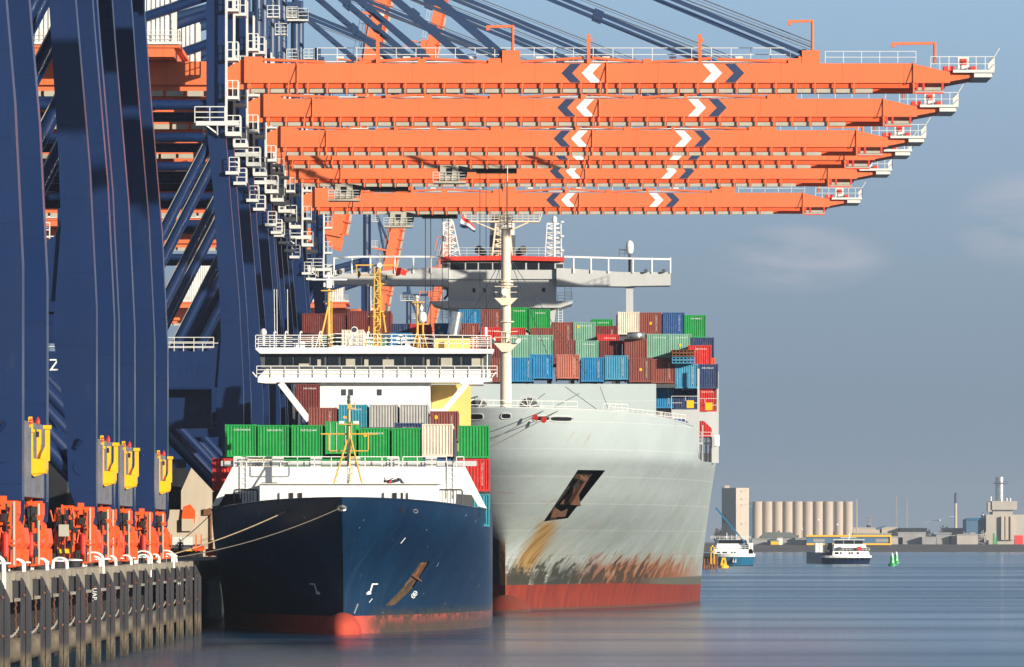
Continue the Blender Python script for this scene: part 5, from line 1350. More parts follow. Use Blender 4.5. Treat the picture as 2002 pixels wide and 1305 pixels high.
# ---------------------------------------------------------------- containers
CW, CH, CL = 2.438, 2.591, 12.19
def corr_panel(m, x0, x1, z0, z1, y, n, d=.06):
    """corrugated sheet facing -Y made of n ribs"""
    w = (x1 - x0) / n; top = []; bot = []
    for i in range(n):
        a_ = x0 + w * i
        for f, dy in ((0, d), (.18, 0), (.5, 0), (.68, d)): top.append((a_ + w * f, y + dy, z1)); bot.append((a_ + w * f, y + dy, z0))
    top.append((x1, y + d, z1)); bot.append((x1, y + d, z0))
    m.grid([top, bot]); return m
def side_panel(m, x, y0, y1, z0, z1, n, sgn, d=.05):
    w = (y1 - y0) / n; top = []; bot = []
    for i in range(n):
        a_ = y0 + w * i
        for f, dx in ((0, d), (.18, 0), (.5, 0), (.68, d)): top.append((x - sgn * dx, a_ + w * f, z1)); bot.append((x - sgn * dx, a_ + w * f, z0))
    top.append((x - sgn * d, y1, z1)); bot.append((x - sgn * d, y1, z0))
    m.grid([bot, top] if sgn > 0 else [top, bot]); return m
def cont_meshes(h):
    w = CW / 2
    a_ = MB(); corr_panel(a_, -w + .12, w - .12, .16, h - .12, .03, 9); side_panel(a_, w - .01, .15, CL - .15, .16, h - .1, 30, 1); side_panel(a_, -w + .01, .15, CL - .15, .16, h - .1, 30, -1)
    a_.box(-w + .06, w - .06, .1, CL - .06, h - .09, h - .05); a_.box(-w + .02, w - .02, .02, CL - .02, .12, .18); a_.box(-w + .1, w - .1, CL - .12, CL - .08, .16, h - .1)
    f = MB()
    for x in (-w, w - .12): f.box(x, x + .12, 0, .12, .12, h - .12); f.box(x, x + .12, CL - .12, CL, .12, h - .12)
    f.box(-w + .12, w - .12, .004, .10, .02, .16).box(-w + .12, w - .12, .004, .10, h - .12, h - .02)
    for x in (-w + .01, w - .09): f.box(x, x + .08, .17, CL - .17, h - .1, h - .02); f.box(x, x + .08, .17, CL - .17, .03, .16)
    for x in (-w - .003, w - .165):
        for y in (-.004, CL - .17):
            for z in (0, h - .12): f.box(x, x + .168, y, y + .17, z, z + .12)
    d = MB().box(-w + .12, w - .12, .05, .08, .16, h - .12); d.box(-w + .12, -.015, .035, .05, .2, h - .16).box(.015, w - .12, .035, .05, .2, h - .16)
    for z in (.7, 1.25, 1.85): d.box(-w + .14, w - .14, .02, .035, z, z + .05)
    return a_, f, d
mA, mF, mD = cont_meshes(CH)
meA = mA.mesh('corrugated_shell'); meF = mF.mesh('corner_frame')
dd = MB(); dd.v, dd.f = list(mA.v), list(mA.f)
side_only = MB(); w_ = CW / 2
side_panel(side_only, w_ - .01, .15, CL - .15, .16, CH - .1, 30, 1); side_panel(side_only, -w_ + .01, .15, CL - .15, .16, CH - .1, 30, -1)
side_only.box(-w_ + .06, w_ - .06, .1, CL - .06, CH - .09, CH - .05).box(-w_ + .02, w_ - .02, .02, CL - .02, .12, .18)
side_only.add(mD.v, mD.f); meD = side_only.mesh('door_shell')
rods = MB()
for x in (-.85, -.35, .35, .85): rods.tube((x, -.01, .1), (x, -.01, CH - .1), .022, 6)
meR = rods.mesh('lock_rod')
for me in (meA, meF, meD, meR): me.materials.append(CC['green'])
CODES = ['CSNU1064368', 'GESU9041702', 'CRXU2210440', 'TTNU5071908', 'INBU3482268']
def code_mesh(s, vert):
    cu = bpy.data.curves.new('marking', 'FONT'); cu.body = s if not vert else '\n'.join(s); cu.size = .21 if not vert else .19; cu.align_x = 'CENTER'; cu.resolution_u = 1
    if vert: cu.space_line = .85
    t = bpy.data.objects.new('marking', cu); col.objects.link(t); bpy.context.view_layer.update()
    me = bpy.data.meshes.new_from_object(t.evaluated_get(bpy.context.evaluated_depsgraph_get())); bpy.data.objects.remove(t)
    me.transform(Matrix.Rotation(R(90), 4, 'X')); me.materials.clear(); me.materials.append(M['wmark']); me.name = 'marking'; return me
CMH = [code_mesh(c, False) for c in CODES]; CMV = [code_mesh(c, True) for c in CODES]
SPOT = MB().box(-.13, .13, -.006, .0, 0, .3).mesh('hazard_label'); SPOT.materials.append(M['yellow'])
def setm(o, mt):
    o.material_slots[0].link = 'OBJECT'; o.material_slots[0].material = mt
ncont = 0
def container(px, py, D, c, label, group, style='h', spot=None):
    """left edge px and top edge py in the photo, D metres away"""
    global ncont
    x, z = A(px, py, D); x += CW / 2; z -= CH
    jit = ((ncont * 37) % 11 - 5) * .012
    root = thing('shipping_container', label, 'container', (x, D + jit, z), group)
    mt = CC[c]
    o = bpy.data.objects.new('shell', meD if style == 'door' else meA); col.objects.link(o); o.parent = root; setm(o, mt)
    o = bpy.data.objects.new('corner_frame', meF); col.objects.link(o); o.parent = root; setm(o, mt)
    if style == 'door': o = bpy.data.objects.new('lock_rod', meR); col.objects.link(o); o.parent = root; setm(o, M['galv'])
    if 'h' == style: o = bpy.data.objects.new('marking', CMH[ncont % 5]); col.objects.link(o); o.parent = root; o.location = (.1, .012, CH - .5)
    if 'v' == style: o = bpy.data.objects.new('marking', CMV[ncont % 5]); col.objects.link(o); o.parent = root; o.location = (.62, .012, CH - .5)
    if spot or ncont % 9 == 4:
        o = bpy.data.objects.new('hazard_label', SPOT); col.objects.link(o); o.parent = root; o.location = (.0 if ncont % 2 else -.7, .015, 1.2 if ncont % 2 else 1.9)
    ncont += 1; return root
W_ = {'palegreen': 'pale green', 'ltblue': 'light blue', 'grey': 'light grey', 'white': 'cream white', 'green': 'bright green', 'cobalt': 'cobalt blue', 'maroon': 'dark maroon', 'brown': 'reddish brown', 'salmon': 'salmon pink'}
def row(items, D, place, group, fmt='{} container, {} from the left {}'):
    for i, it in enumerate(items):
        px, py, c = it[:3]; st = it[3] if len(it) > 3 else 'n'
        lab = fmt.format(W_.get(c, c), ords[i], place)
        container(px, py, D + (it[4] if len(it) > 4 else 0), c, lab, group, st)
G1 = 'containers stacked on the blue feeder ship'; G2 = 'containers stacked on the big grey-green ship'
row([(440, 830, 'green', 'h'), (504, 831, 'green', 'h'), (570, 831, 'green', 'h'), (636, 824, 'green', 'door'), (701, 837, 'green', 'h'), (766, 837, 'green'), (825, 829, 'white'), (896, 832, 'green')], 523, 'in the row above the white breakwater', G1)
row([(415, 896, 'red'), (484, 897, 'white'), (549, 897, 'green'), (614, 897, 'green'), (683, 897, 'white'), (751, 897, 'grey'), (821, 897, 'cobalt'), (897, 897, 'red', 'v')], 523.2, 'in the tier half hidden by the breakwater', G1)
row([(415, 962, 'maroon'), (897, 966, 'teal')], 523.3, 'in the lowest tier of the blue ship', G1)
row([(603, 797, 'brown', 'v'), (662, 791, 'teal', 'h'), (722, 791, 'grey'), (782, 791, 'grey'), (841, 804, 'brown', 'v')], 574, 'in the row under the white bridge', G1)
container(771, 827, 556, 'navy', 'navy blue container peeping over the green ones, left of the cream one', G1, 'h')
container(578, 751, 628, 'maroon', 'dark red container in the shade left of the white bridge block', G1)
MB().box(FX - 9.8, FX + 9.8, 522.5, 595, 8.0, 10.9).box(FX - 8, FX + 8, 536, 594, 10.9, 16.2).build('hatch_cover', M['greydk'], FS)
row([(940, 700, 'brown'), (999, 699, 'blue', 'v'), (1036, 693, 'blue', 'v'), (1088, 693, 'salmon', 'v'), (1136, 699, 'blue', 'v'), (1183, 695, 'ltblue', 'v'), (1230, 700, 'brown', 'v'), (1274, 702, 'brown', 'v'), (1320, 712, 'ltblue', 'v'), (1359, 712, 'navy', 'h')], 702, 'in the front row of the big ship', G2)
row([(1273, 751, 'blue', 'v'), (1319, 754, 'navy', 'h'), (1359, 759, 'red', 'h', 11)], 705, 'in the tier right of the pale breakwater', G2)
row([(1313, 800, 'cobalt'), (1358, 808, 'red', 'n', 10), (1268, 799, 'grey')], 706, 'in the lowest tier by the side frame', G2)
row([(940, 666, 'maroon'), (995, 655, 'palegreen', 'h'), (1037, 655, 'palegreen', 'h'), (1082, 665, 'brown'), (1126, 666, 'palegreen', 'h'), (1172, 666, 'maroon', 'v'), (1221, 663, 'brown', 'n', -1), (1265, 653, 'palegreen', 'h'), (1308, 653, 'palegreen', 'h'), (1352, 660, 'navy')], 718.5, 'in the middle row of the big ship', G2)
container(1346, 675, 712, 'red', 'red container below the navy one near the right end of the stacks', G2)
container(1354, 700, 713, 'orange', 'orange container showing its top above the navy one at the right end', G2)
row([(893, 632, 'brown', 'v'), (941, 640, 'red', 'h'), (985, 641, 'red'), (1037, 641, 'brown'), (1078, 630, 'brown', 'v'), (1121, 630, 'palegreen', 'h'), (1164, 637, 'maroon', 'v'), (1168, 654, 'red', 'h', -8)], 736, 'in the second highest row of the big ship', G2)
row([(897, 605, 'blue', 'v'), (940, 605, 'brown', 'v'), (992, 601, 'green', 'h'), (1034, 605, 'green', 'h'), (1156, 624, 'green', 'h'), (1208, 610, 'white', 'n'), (1251, 611, 'brown', 'v'), (1296, 611, 'cobalt', 'v'), (1338, 616, 'green', 'h')], 752, 'in the highest row of the big ship', G2)
row([(591, 613, 'maroon'), (634, 613, 'maroon'), (679, 608, 'maroon'), (723, 608, 'maroon'), (765, 633, 'navy'), (801, 633, 'red', 'v'), (849, 632, 'blue')], 765, 'behind the small ship masts, high', G2)
row([(588, 651, 'brown'), (626, 655, 'palegreen'), (665, 663, 'palegreen'), (713, 664, 'palegreen'), (763, 651, 'blue', 'v'), (803, 674, 'red')], 745, 'behind the small ship railing, low', G2)
container(668, 645, 735, 'white', 'white reefer container behind the searchlight of the small ship', G2, 'door')
for k_, (px, py, D, c) in enumerate([(908, 697, 722, 'brown'), (893, 660, 735, 'salmon'), (938, 736, 704, 'brown')]):
    container(px, py, D, c, ['reddish container left of the tall cream foremast, middle height', 'pinkish container above the right wing of the white bridge', 'brown container low beside the cream foremast'][k_], G2)
# steel drum and flat racks among the stacks
x, z = A(1244, 661.5, 716)
t = thing('cable_drum', 'silver drum lying on a brown container in the big ship stacks', 'drum', (x, 716, z))
MB().lathe((x, 717.2, z), [(.95, 0), (1.0, .12), (.92, .2), (.95, .42), (.92, .5), (1.0, .58), (.85, .66)], 22).build('drum_shell', M['steel'], t, smooth=True)
for k_, (py, mt, lab) in enumerate(((697, 'rust', 'rusty folded flat rack on top of a blue one near the right stacks'), (711, 'ltb', 'blue folded flat rack under the rusty one near the right stacks'))):
    x, z = A(1336, py, 700.5); t = thing('flat_rack', lab, 'flat rack', (x, 700.5, z))
    m = MB(); mt_ = M['rust'] if mt == 'rust' else CC['ltblue']
    for q_ in range(2):
        z0 = z + q_ * .36; m.box(x - 1.2, x + 1.2, 700.5, 706, z0, z0 + .09).box(x - 1.2, x + 1.2, 700.5, 706, z0 + .27, z0 + .33)
        for i in range(7): m.box(x - 1.2 + i * .385, x - 1.1 + i * .385, 700.6, 700.8, z0 + .09, z0 + .27)
    m.build('rack_frame', mt_, t)

# ---------------------------------------------------------------- flags, ropes
def flag(name, pts, D, mt_fn, label):
    """pts: four photo corners TL, TR, BR, BL; waves in depth"""
    m = MB(); rows_ = []; n = 14
    for j in range(7):
        v = j / 6; r_ = []
        for i in range(n + 1):
            u = i / n; px = (pts[0][0] * (1 - u) + pts[1][0] * u) * (1 - v) + (pts[3][0] * (1 - u) + pts[2][0] * u) * v
            py = (pts[0][1] * (1 - u) + pts[1][1] * u) * (1 - v) + (pts[3][1] * (1 - u) + pts[2][1] * u) * v + math.sin(u * 9) * 1.0
            X, Z = A(px, py, D); r_.append((X, D + .22 * math.sin(u * 8 + v), Z))
        rows_.append(r_)
    m.grid(rows_); me = m.mesh(name, (rows_[0][0][0], D, rows_[0][0][2]), True)
    mats = mt_fn
    for q_ in mats: me.materials.append(q_)
    for p in me.polygons: p.material_index = min(len(mats) - 1, int((p.index // n) / 6 * len(mats)))
    o = bpy.data.objects.new(name, me); col.objects.link(o); o.location = (rows_[0][0][0], D, rows_[0][0][2]); tag(o, label, 'flag'); return o
flag('flag', [(904, 421), (929, 443), (929, 454), (898, 443)], 897, [M['red'], M['wmark'], M['navy']], 'red, white and blue striped flag flying left of the cream radar mast')
flag('flag', [(771, 521), (797, 529), (793, 538), (774, 539)], 598.5, [M['red']], 'plain red flag flying from the yellow yard of the white bridge')
flag('flag', [(819, 590), (828, 601), (826, 610), (818, 601)], 599, [M['wmark']], 'small white flag on the yellow aerial mast beside the dome')
flag('flag', [(700, 528), (706, 536), (701, 545), (699, 541)], 598.8, [M['black']], 'small black pennant under the left end of the yellow yard')
def rope(name, p, q_, sag, r, mt, label, group=None):
    m = MB(); p = Vector(p); q_ = Vector(q_); n = 16; pts = []
    for i in range(n + 1):
        t = i / n; c = p.lerp(q_, t); c.z -= sag * 4 * t * (1 - t); pts.append(tuple(c))
    m.path(pts, r, 5); o = m.build(name, M[mt], None, origin=tuple(p)); tag(o, label, 'rope', group); return o
P_ = lambda px, py, D: (A(px, py, D)[0], D, A(px, py, D)[1])
rope('mooring_rope', (-25.2, 488, 5.85), q(563, 1000, -.1), .25, .045, 'rope', 'pale mooring rope from the quay to the dark left bow of the blue ship', 'mooring ropes')
rope('mooring_rope', (-25.2, 489, 5.7), q(668, 996, -.15), .55, .04, 'ropedk', 'darker mooring rope from the quay to the bow eye of the blue ship', 'mooring ropes')
rope('mooring_rope', (-25.6, 491, 5.9), P_(413, 1005, 530), .2, .035, 'ropedk', 'dark steep mooring line at the left edge of the blue ship', 'mooring ropes')
for i, (pa, pb) in enumerate((((1062, 806), (955, 862)), ((1090, 806), (955, 882)))):
    a_ = A(pa[0], pa[1], 662); yy = big.y_at(a_[0], a_[1]); st = (a_[0], yy - .1, a_[1])
    e = P_(pb[0] - 160 if i == 0 else pb[0] - 150, pb[1] + 72, 640)
    rope('mooring_rope', st, (-24.9, 600 + i * 8, 5.9), .9, .04, 'ropedk', ['grey mooring rope with a rat guard, upper of the two off the big bow', 'grey mooring rope with a rat guard, lower of the two off the big bow'][i], 'mooring ropes')
    d = (Vector((-24.9, 600 + i * 8, 5.9)) - Vector(st)); c_ = Vector(st) + d.normalized() * (1.9 + i * .9) ; c_.z -= .25
    g_ = MB().tube(c_ - Vector((.02, .05, 0)), c_ + Vector((.02, .05, 0)), .30, 18); o = g_.build('rat_guard', M['red'], None, origin=tuple(c_)); tag(o, ['round red rat guard on the upper rope of the big bow', 'round red rat guard on the lower rope of the big bow'][i], 'rat guard')

# ---------------------------------------------------------------- people
def person(pts, edges, radii, head, loc, label, mats):
    """skin-modifier body; pts local metres"""
    me = bpy.data.meshes.new('person'); me.from_pydata(pts, edges, []); o = bpy.data.objects.new('person', me); col.objects.link(o)
    md = o.modifiers.new('skin', 'SKIN'); 
    for i, r_ in enumerate(radii): me.skin_vertices[0].data[i].radius = (r_, r_)
    me.skin_vertices[0].data[0].use_root = True
    s_ = o.modifiers.new('sub', 'SUBSURF'); s_.levels = 2
    bpy.context.view_layer.update()
    new = bpy.data.meshes.new_from_object(o.evaluated_get(bpy.context.evaluated_depsgraph_get()))
    bpy.data.objects.remove(o)
    bm = bmesh.new(); bm.from_mesh(new)
    h = bmesh.ops.create_uvsphere(bm, u_segments=14, v_segments=10, radius=1)
    for v in h['verts']: v.co = Vector((v.co.x * .085, v.co.y * .10, v.co.z * .12)) + Vector(head)
    bm.to_mesh(new); bm.free()
    for m_ in mats: new.materials.append(M[m_])
    for p in new.polygons: p.use_smooth = True
    o = bpy.data.objects.new('person', new); col.objects.link(o); o.location = loc; tag(o, label, 'person'); return o
# lying on the forecastle house roof, knees drawn up (body along X, head to the left)
pts = [(0, 0, .12), (-.25, 0, .13), (-.48, 0, .14), (-.62, 0, .15),          # pelvis, waist, chest, neck
       (.28, -.09, .42), (.50, -.09, .04), (.66, -.09, .03),                   # near leg bent up
       (.42, .10, .36), (.62, .10, .05), (.76, .10, .03),
       (-.50, -.17, .16), (-.34, -.22, .30), (-.16, -.20, .40), (-.08, -.19, .43),
       (-.52, .17, .16), (-.72, .22, .22), (-.83, .18, .42), (-.84, .17, .5)]
ed = [(0, 1), (1, 2), (2, 3), (0, 4), (4, 5), (5, 6), (0, 7), (7, 8), (8, 9), (2, 10), (10, 11), (11, 12), (12, 13), (2, 14), (14, 15), (15, 16), (16, 17)]
rd_ = [.14, .13, .15, .06, .085, .055, .05, .085, .055, .05, .07, .05, .038, .04, .07, .05, .038, .04]
x, z = A(772, 946.2, 512.2)
zr = gz(945.5)
o = person(pts, ed, rd_, (-.76, 0, .17), (x, 512.5, zr), 'person in dark clothes lying on the white forecastle roof with knees up', ['cloth'])
sh = MB().sphere((x - .42, 512.48, zr + .14), .26, .185, .165, 14, 8); sh.build('shirt', M['redcloth'], o, smooth=True)
MB().sphere((x - .79, 512.5, zr + .17), .10, .11, .11, 12, 8).build('hair', M['hair'], o, smooth=True)
# standing on the quay by the ropes
pts = [(0, 0, .95), (0, 0, 1.15), (0, 0, 1.38), (0, .0, 1.5), (-.11, 0, .50), (-.13, .03, .06), (-.13, -.1, .03), (.11, .02, .5), (.15, .06, .06), (.15, -.08, .03),
       (-.2, 0, 1.38), (-.28, -.02, 1.12), (-.2, -.2, .98), (-.14, -.25, .97), (.2, 0, 1.38), (.30, 0, 1.12), (.26, -.16, .92), (.24, -.22, .88)]
ed = [(0, 1), (1, 2), (2, 3), (0, 4), (4, 5), (5, 6), (0, 7), (7, 8), (8, 9), (2, 10), (10, 11), (11, 12), (12, 13), (2, 14), (14, 15), (15, 16), (16, 17)]
rd_ = [.15, .14, .16, .06, .085, .055, .05, .085, .055, .05, .075, .05, .04, .04, .075, .05, .04, .04]
x, z = A(352, 1088, 649.5)
o = person(pts, ed, rd_, (0, -.01, 1.66), (x, 649.5, QZ), 'person in dark clothes standing on the quay by the mooring ropes', ['cloth'])
MB().sphere((x, 649.52, QZ + 1.72), .1, .11, .1, 12, 8).build('safety_helmet', M['galv'], o, smooth=True)

# ---------------------------------------------------------------- things on the quay behind the near cranes
x0, z0 = A(354, 1090, 662); x1, z1 = A(416, 925, 662)
t = thing('cable_house', 'tall beige steel house on the quay left of the blue bow', 'building', (x0, 662, QZ))
MB().prism([(x0, QZ), (x1, QZ), (x1, z1 - .6), (x0 + 1.2, z1 + .9), (x0, z1 - 1.8)], 662, 668).build('wall', M['seal'], t)
m = MB().box(x1 - .28, x1 - .1, 661.8, 662, QZ, z1 - 3.5).box(x1 - .9, x1 - .2, 661.7, 662, z1 - 4.2, z1 - 3.6)
m.build('conduit', M['rust'], t)
x0, _ = A(322, 0, 655); x1, _ = A(388, 0, 655); _, zt = A(0, 997, 655)
t = thing('equipment_box', 'pale grey weathered equipment box at the foot of the beige house', 'equipment box', (x0, 655, QZ))
MB().prism([(x0, QZ + 1.2), (x1, QZ + 1.2), (x1, zt), (x0 + .5, zt), (x0 + .4, zt - .8), (x0, zt - 2)], 655, 658).build('box_wall', M['seal'], t)
MB().box(x0 - .2, x1 + .3, 654.6, 658.4, QZ, QZ + 1.2).build('box_base', M['black'], t)
MB().prism([(x1 - 1.7, zt - 1.3), (x1 - .35, zt - 1.3), (x1 - .3, zt - .1), (x1 - .8, zt + .55), (x1 - 1.5, zt + .3)], 654.7, 654.95).build('winch_frame', M['orange2'], t)
MB().box(x1 - 1.62, x1 - .45, 654.5, 654.68, zt - 2.1, zt - .9).build('winch_cover', M['seal'], t)
t = thing('flatbed_trailer', 'low trailer with orange uprights and grey panels on the quay', 'trailer', (-34, 651, QZ))
a0, _ = A(335, 0, 652); a1, _ = A(398, 0, 652)
MB().box(a0, a1, 651, 653.8, QZ + .7, QZ + 1.0).build('bed', M['greydk'], t)
m = MB()
for px in (335, 383, 393): xx, _ = A(px, 0, 652); m.box(xx, xx + .12, 650.9, 651, QZ + .5, QZ + 2.2)
m.box(a1 - 1.0, a1 + .15, 650.8, 651, QZ + .6, QZ + 1.05)
m.each('upright', M['orange2'], t)
m = MB()
for px, w_ in ((338, 19), (360, 18)): xx, _ = A(px, 0, 652); m.box(xx, xx + w_ * .0502, 650.92, 650.98, QZ + 1.15, QZ + 1.95)
m.each('panel', M['galv'], t)
MB().box(a0 + .2, a0 + 1.2, 650.86, 650.9, QZ + .55, QZ + .7).box(a0 + 1.5, a1 - 1.0, 650.86, 650.9, QZ + .55, QZ + .7).build('number_plate', M['yellow'], t)
m = MB()
for xx in (a0 + .5, a1 - .6): m.tube((xx - .12, 651.8, QZ + .42), (xx + .12, 651.8, QZ + .42), .42, 14); m.tube((xx - .12, 653, QZ + .42), (xx + .12, 653, QZ + .42), .42, 14)
m.build('wheel', M['rubber'], t)
# dark blocks added to stand in for the shaded yard behind the cranes
t = thing('yard_shade_block', 'long low dark block added for the shade behind the crane legs', 'shed', (-52, 560, QZ))
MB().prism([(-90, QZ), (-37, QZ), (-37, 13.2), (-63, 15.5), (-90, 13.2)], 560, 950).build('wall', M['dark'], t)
m = MB()
for i in range(26): m.box(-37, -36.9, 562 + i * 15, 562.4 + i * 15, QZ, 13)
m.build('downpipe', M['greydk'], t)
t = thing('tall_yard_shade_block', 'tall dark block added for the shade behind the crane braces', 'building', (-60, 1000, QZ))
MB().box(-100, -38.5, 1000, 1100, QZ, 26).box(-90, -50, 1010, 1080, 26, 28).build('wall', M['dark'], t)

# ---------------------------------------------------------------- boats
def P2(px, D): return (px - VX) * D / FP
def vessel1():
    D = 1896; S = FP / D; X = lambda px: (px - VX) / S; Z = lambda py: H + (VY - py) / S
    t = thing('inland_vessel', 'white and turquoise inland vessel with blue crane jib beside the big bow', 'boat', (X(1432), D, 0))
    m = MB()
    def outline(z0, z1, hw0, hw1, y0, y1):
        c = X(1433); P = []
        for z, hw, yb_ in ((z0, hw0, y0), (z1, hw1, y1)):
            P.append([(c + hw * math.sin(a_) * (1 if True else 1), D + yb_ - 5 * math.cos(a_) ** 1, z) for a_ in [math.pi * (i / 16 - .5) for i in range(17)]] + [(c + hw, D + 80, z), (c - hw, D + 80, z)])
        n = len(P[0]); m.add(P[0] + P[1], [(i, (i + 1) % n, (i + 1) % n + n, i + n) for i in range(n)] + [tuple(range(2 * n - 1, n - 1, -1))])
    outline(-1, Z(1089), 5.6, 6.3, 3, 1); m.build('hull', M['cyan'], t, smooth=False); m = MB()
    outline(-.5, Z(1099), 5.75, 6.0, 2.6, 2.0); m.build('boot_topping', M['black'], t); m = MB()
    outline(Z(1089), Z(1083), 6.3, 6.5, 1, .8); m.build('bulwark', M['white'], t); m = MB()
    m.prism([(X(1394), Z(1083)), (X(1475), Z(1083)), (X(1471), Z(1074)), (X(1396), Z(1074))], D + 2, D + 12).prism([(X(1402), Z(1074)), (X(1462), Z(1074)), (X(1460), Z(1063)), (X(1403), Z(1063))], D + 4, D + 12)
    m.box(X(1464), X(1473), D + 2, D + 4, Z(1083), Z(1062)); dh = m.build('deckhouse', M['white'], t)
    MB().prism([(X(1405), Z(1063)), (X(1462), Z(1063)), (X(1460), Z(1056.5)), (X(1406), Z(1056.5))], D + 3.9, D + 11).build('wheelhouse', M['glass'], t)
    MB().box(X(1403), X(1463), D + 3, D + 12, Z(1056.5), Z(1055)).build('wheelhouse_roof', M['grey'], t)
    m = MB()
    for a_, b_ in ((1402, 1409), (1413, 1422), (1430, 1433), (1436, 1439)): m.box(X(a_), X(b_), D + 1.9, D + 1.99, Z(1082), Z(1079))
    m.build('window', M['glass2'], dh)
    m = MB().rail([(X(1390), D + 1, Z(1055)), (X(1468), D + 1, Z(1055))], .9, 1.2, .06, 2).tube((X(1422), D + 4, Z(1056)), (X(1422), D + 4, Z(1042)), .1, 6).tube((X(1431), D + 4, Z(1056)), (X(1431), D + 4, Z(1035)), .06, 6)
    for px in (1421, 1443): m.sphere((X(px), D + 4, Z(1051)), .32)
    m.rail([(X(1400), D + 1.5, Z(1074)), (X(1472), D + 1.5, Z(1074))], 1.0, 1.1, .06, 2); m.build('rail_and_aerial', M['white'], t)
    m = MB().bar((X(1463), D + 3, Z(1078)), (X(1464), D + 3, Z(1070)), .5, .5).bar((X(1464), D + 3, Z(1070)), (X(1400), D + 3, Z(993)), .55, .5)
    m.build('crane_jib', M['cyan'], t)
    m = MB().prism([(X(1431), Z(1100)), (X(1433), Z(1090)), (X(1434.5), Z(1100))], D - 4.3, D - 3.6).prism([(X(1435), Z(1100)), (X(1438), Z(1090)), (X(1439), Z(1100))], D - 4.3, D - 3.6); m.build('anchor', M['grey'], t)
vessel1()
def vessel2():
    D = 2068; S = FP / D; X = lambda px: (px - VX) / S; Z = lambda py: H + (VY - py) / S
    t = thing('cargo_barge', 'dark blue cargo barge with white stern house and pale container', 'barge', (X(1655), D, 0))
    c = X(1656); hw = 7.6; skew = 0.0
    m = MB(); P = []
    for z, w_, yo in ((-1, 6.9, 3), (Z(1098), 7.2, 1.2), (Z(1091), 7.7, 0)):
        P.append([(c + w_ * math.sin(a_), D + yo + 3 - 4 * math.cos(a_), z) for a_ in [math.pi * (i / 12 - .5) for i in range(13)]] + [(c + w_ + skew, D + 112, z), (c - w_ + skew, D + 112, z)])
    n = len(P[0]); m.add(P[0] + P[1] + P[2], [(i, (i + 1) % n, (i + 1) % n + n, i + n) for i in range(2 * n) if (i + 1) % n or True and i % n != n - 1] + [((n - 1), 0, n, 2 * n - 1), ((2 * n - 1), n, 2 * n, 3 * n - 1), tuple(range(3 * n - 1, 2 * n - 1, -1))])
    hl = m.build('hull', M['bargeblue'], t)
    m = MB(); r0 = [(c - hw, D + 6, 0.2), (c - hw + skew, D + 110, .2)]
    m.add([(c - hw - .05, D + 6, 0.0), (c - hw - .05 + skew, D + 110, 0.0), (c - hw - .05 + skew, D + 110, 3.7), (c - hw - .05, D + 6, 3.3), (c + hw - .05, D + 6, 0.0), (c + hw - .05 + skew, D + 110, 0.0), (c + hw - .05 + skew, D + 110, 3.7), (c + hw - .05, D + 6, 3.3)], [(3, 2, 1, 0), (4, 5, 6, 7), (2, 3, 7, 6), (1, 2, 6, 5), (0, 3, 7, 4)])
    m.build('hold_side', M['bargegrey'], hl)
    m = MB(); P = [[(c + w_ * math.sin(a_), D + 2.6 - 4 * math.cos(a_), z) for a_ in [math.pi * (i / 12 - .5) for i in range(13)]] for z, w_ in ((Z(1091), 7.75), (Z(1086.5), 7.9))]
    m.grid(P); m.add([P[1][0], P[1][-1]] + [p for p in P[1][1:-1]][::-1], [tuple(range(13))]); m.build('bulwark', M['white'], t)
    m = MB().prism([(X(1628), Z(1088)), (X(1702), Z(1088)), (X(1699), Z(1078)), (X(1629), Z(1078))], D + 2, D + 10)
    m.prism([(X(1631), Z(1072)), (X(1696), Z(1072)), (X(1693), Z(1064)), (X(1632), Z(1064))], D + 4, D + 12).box(X(1634), X(1692), D + 4.5, D + 11, Z(1078), Z(1072)); dh = m.build('deckhouse', M['white'], t)
    m = MB()
    for a_, b_ in ((1633, 1640), (1643, 1646), (1660, 1663), (1665, 1668), (1676, 1680)): m.box(X(a_), X(b_), D + 1.92, D + 1.99, Z(1084), Z(1080))
    m.box(X(1634), X(1692), D + 4.4, D + 4.49, Z(1077.5), Z(1072.5)); m.build('window', M['glass'], dh)
    MB().box(X(1633), X(1688), D + 4.2, D + 10, Z(1064), Z(1056.5)).build('wheelhouse', M['glass'], t)
    MB().box(X(1630), X(1692), D + 3.6, D + 10.5, Z(1056.5), Z(1055.2)).build('wheelhouse_roof', M['white'], t)
    m = MB()
    for px in (1650, 1671): m.box(X(px), X(px + .6), D + 4.1, D + 4.18, Z(1064), Z(1056.5))
    m.tube((X(1661), D + 4, Z(1056)), (X(1661), D + 4, Z(1044)), .13, 6).box(X(1645), X(1676), D + 4, D + 4.3, Z(1052), Z(1051)).sphere((X(1661), D + 4, Z(1049)), .3).rail([(X(1630), D + 2, Z(1078)), (X(1701), D + 2, Z(1078))], 1.0, 1.0, .06, 2)
    m.build('mast_and_rail', M['white'], t)
    MB().tube((X(1676), D + 1.2, Z(1073)), (X(1684), D + 1.2, Z(1073)), .55, 12).build('life_raft', M['red'], t)
    MB().box(X(1638), X(1645), D + 1.4, D + 2, Z(1077), Z(1070)).box(X(1616), X(1629), D + 6, D + 9, Z(1088), Z(1062)).build('winch', M['greydk'], t)
    o = thing('pale_container', 'pale yellow white container on the hold of the dark barge', 'container', (X(1594), D + 60, Z(1080)))
    Dn = D + 60; S2 = FP / Dn
    m = MB()
    for k_ in range(2): m.box((1594 + k_ * 7.6 - VX) / S2, (1601 + k_ * 7.6 - VX) / S2, Dn, Dn + 6, 3.4, H + (VY - 1062) / S2)
    for i in range(8): m.box((1594.8 + i * 1.9 - VX) / S2, (1595.5 + i * 1.9 - VX) / S2, Dn - .06, Dn, 3.5, H + (VY - 1062.6) / S2)
    m.build('shell', M['white'], o)
vessel2()
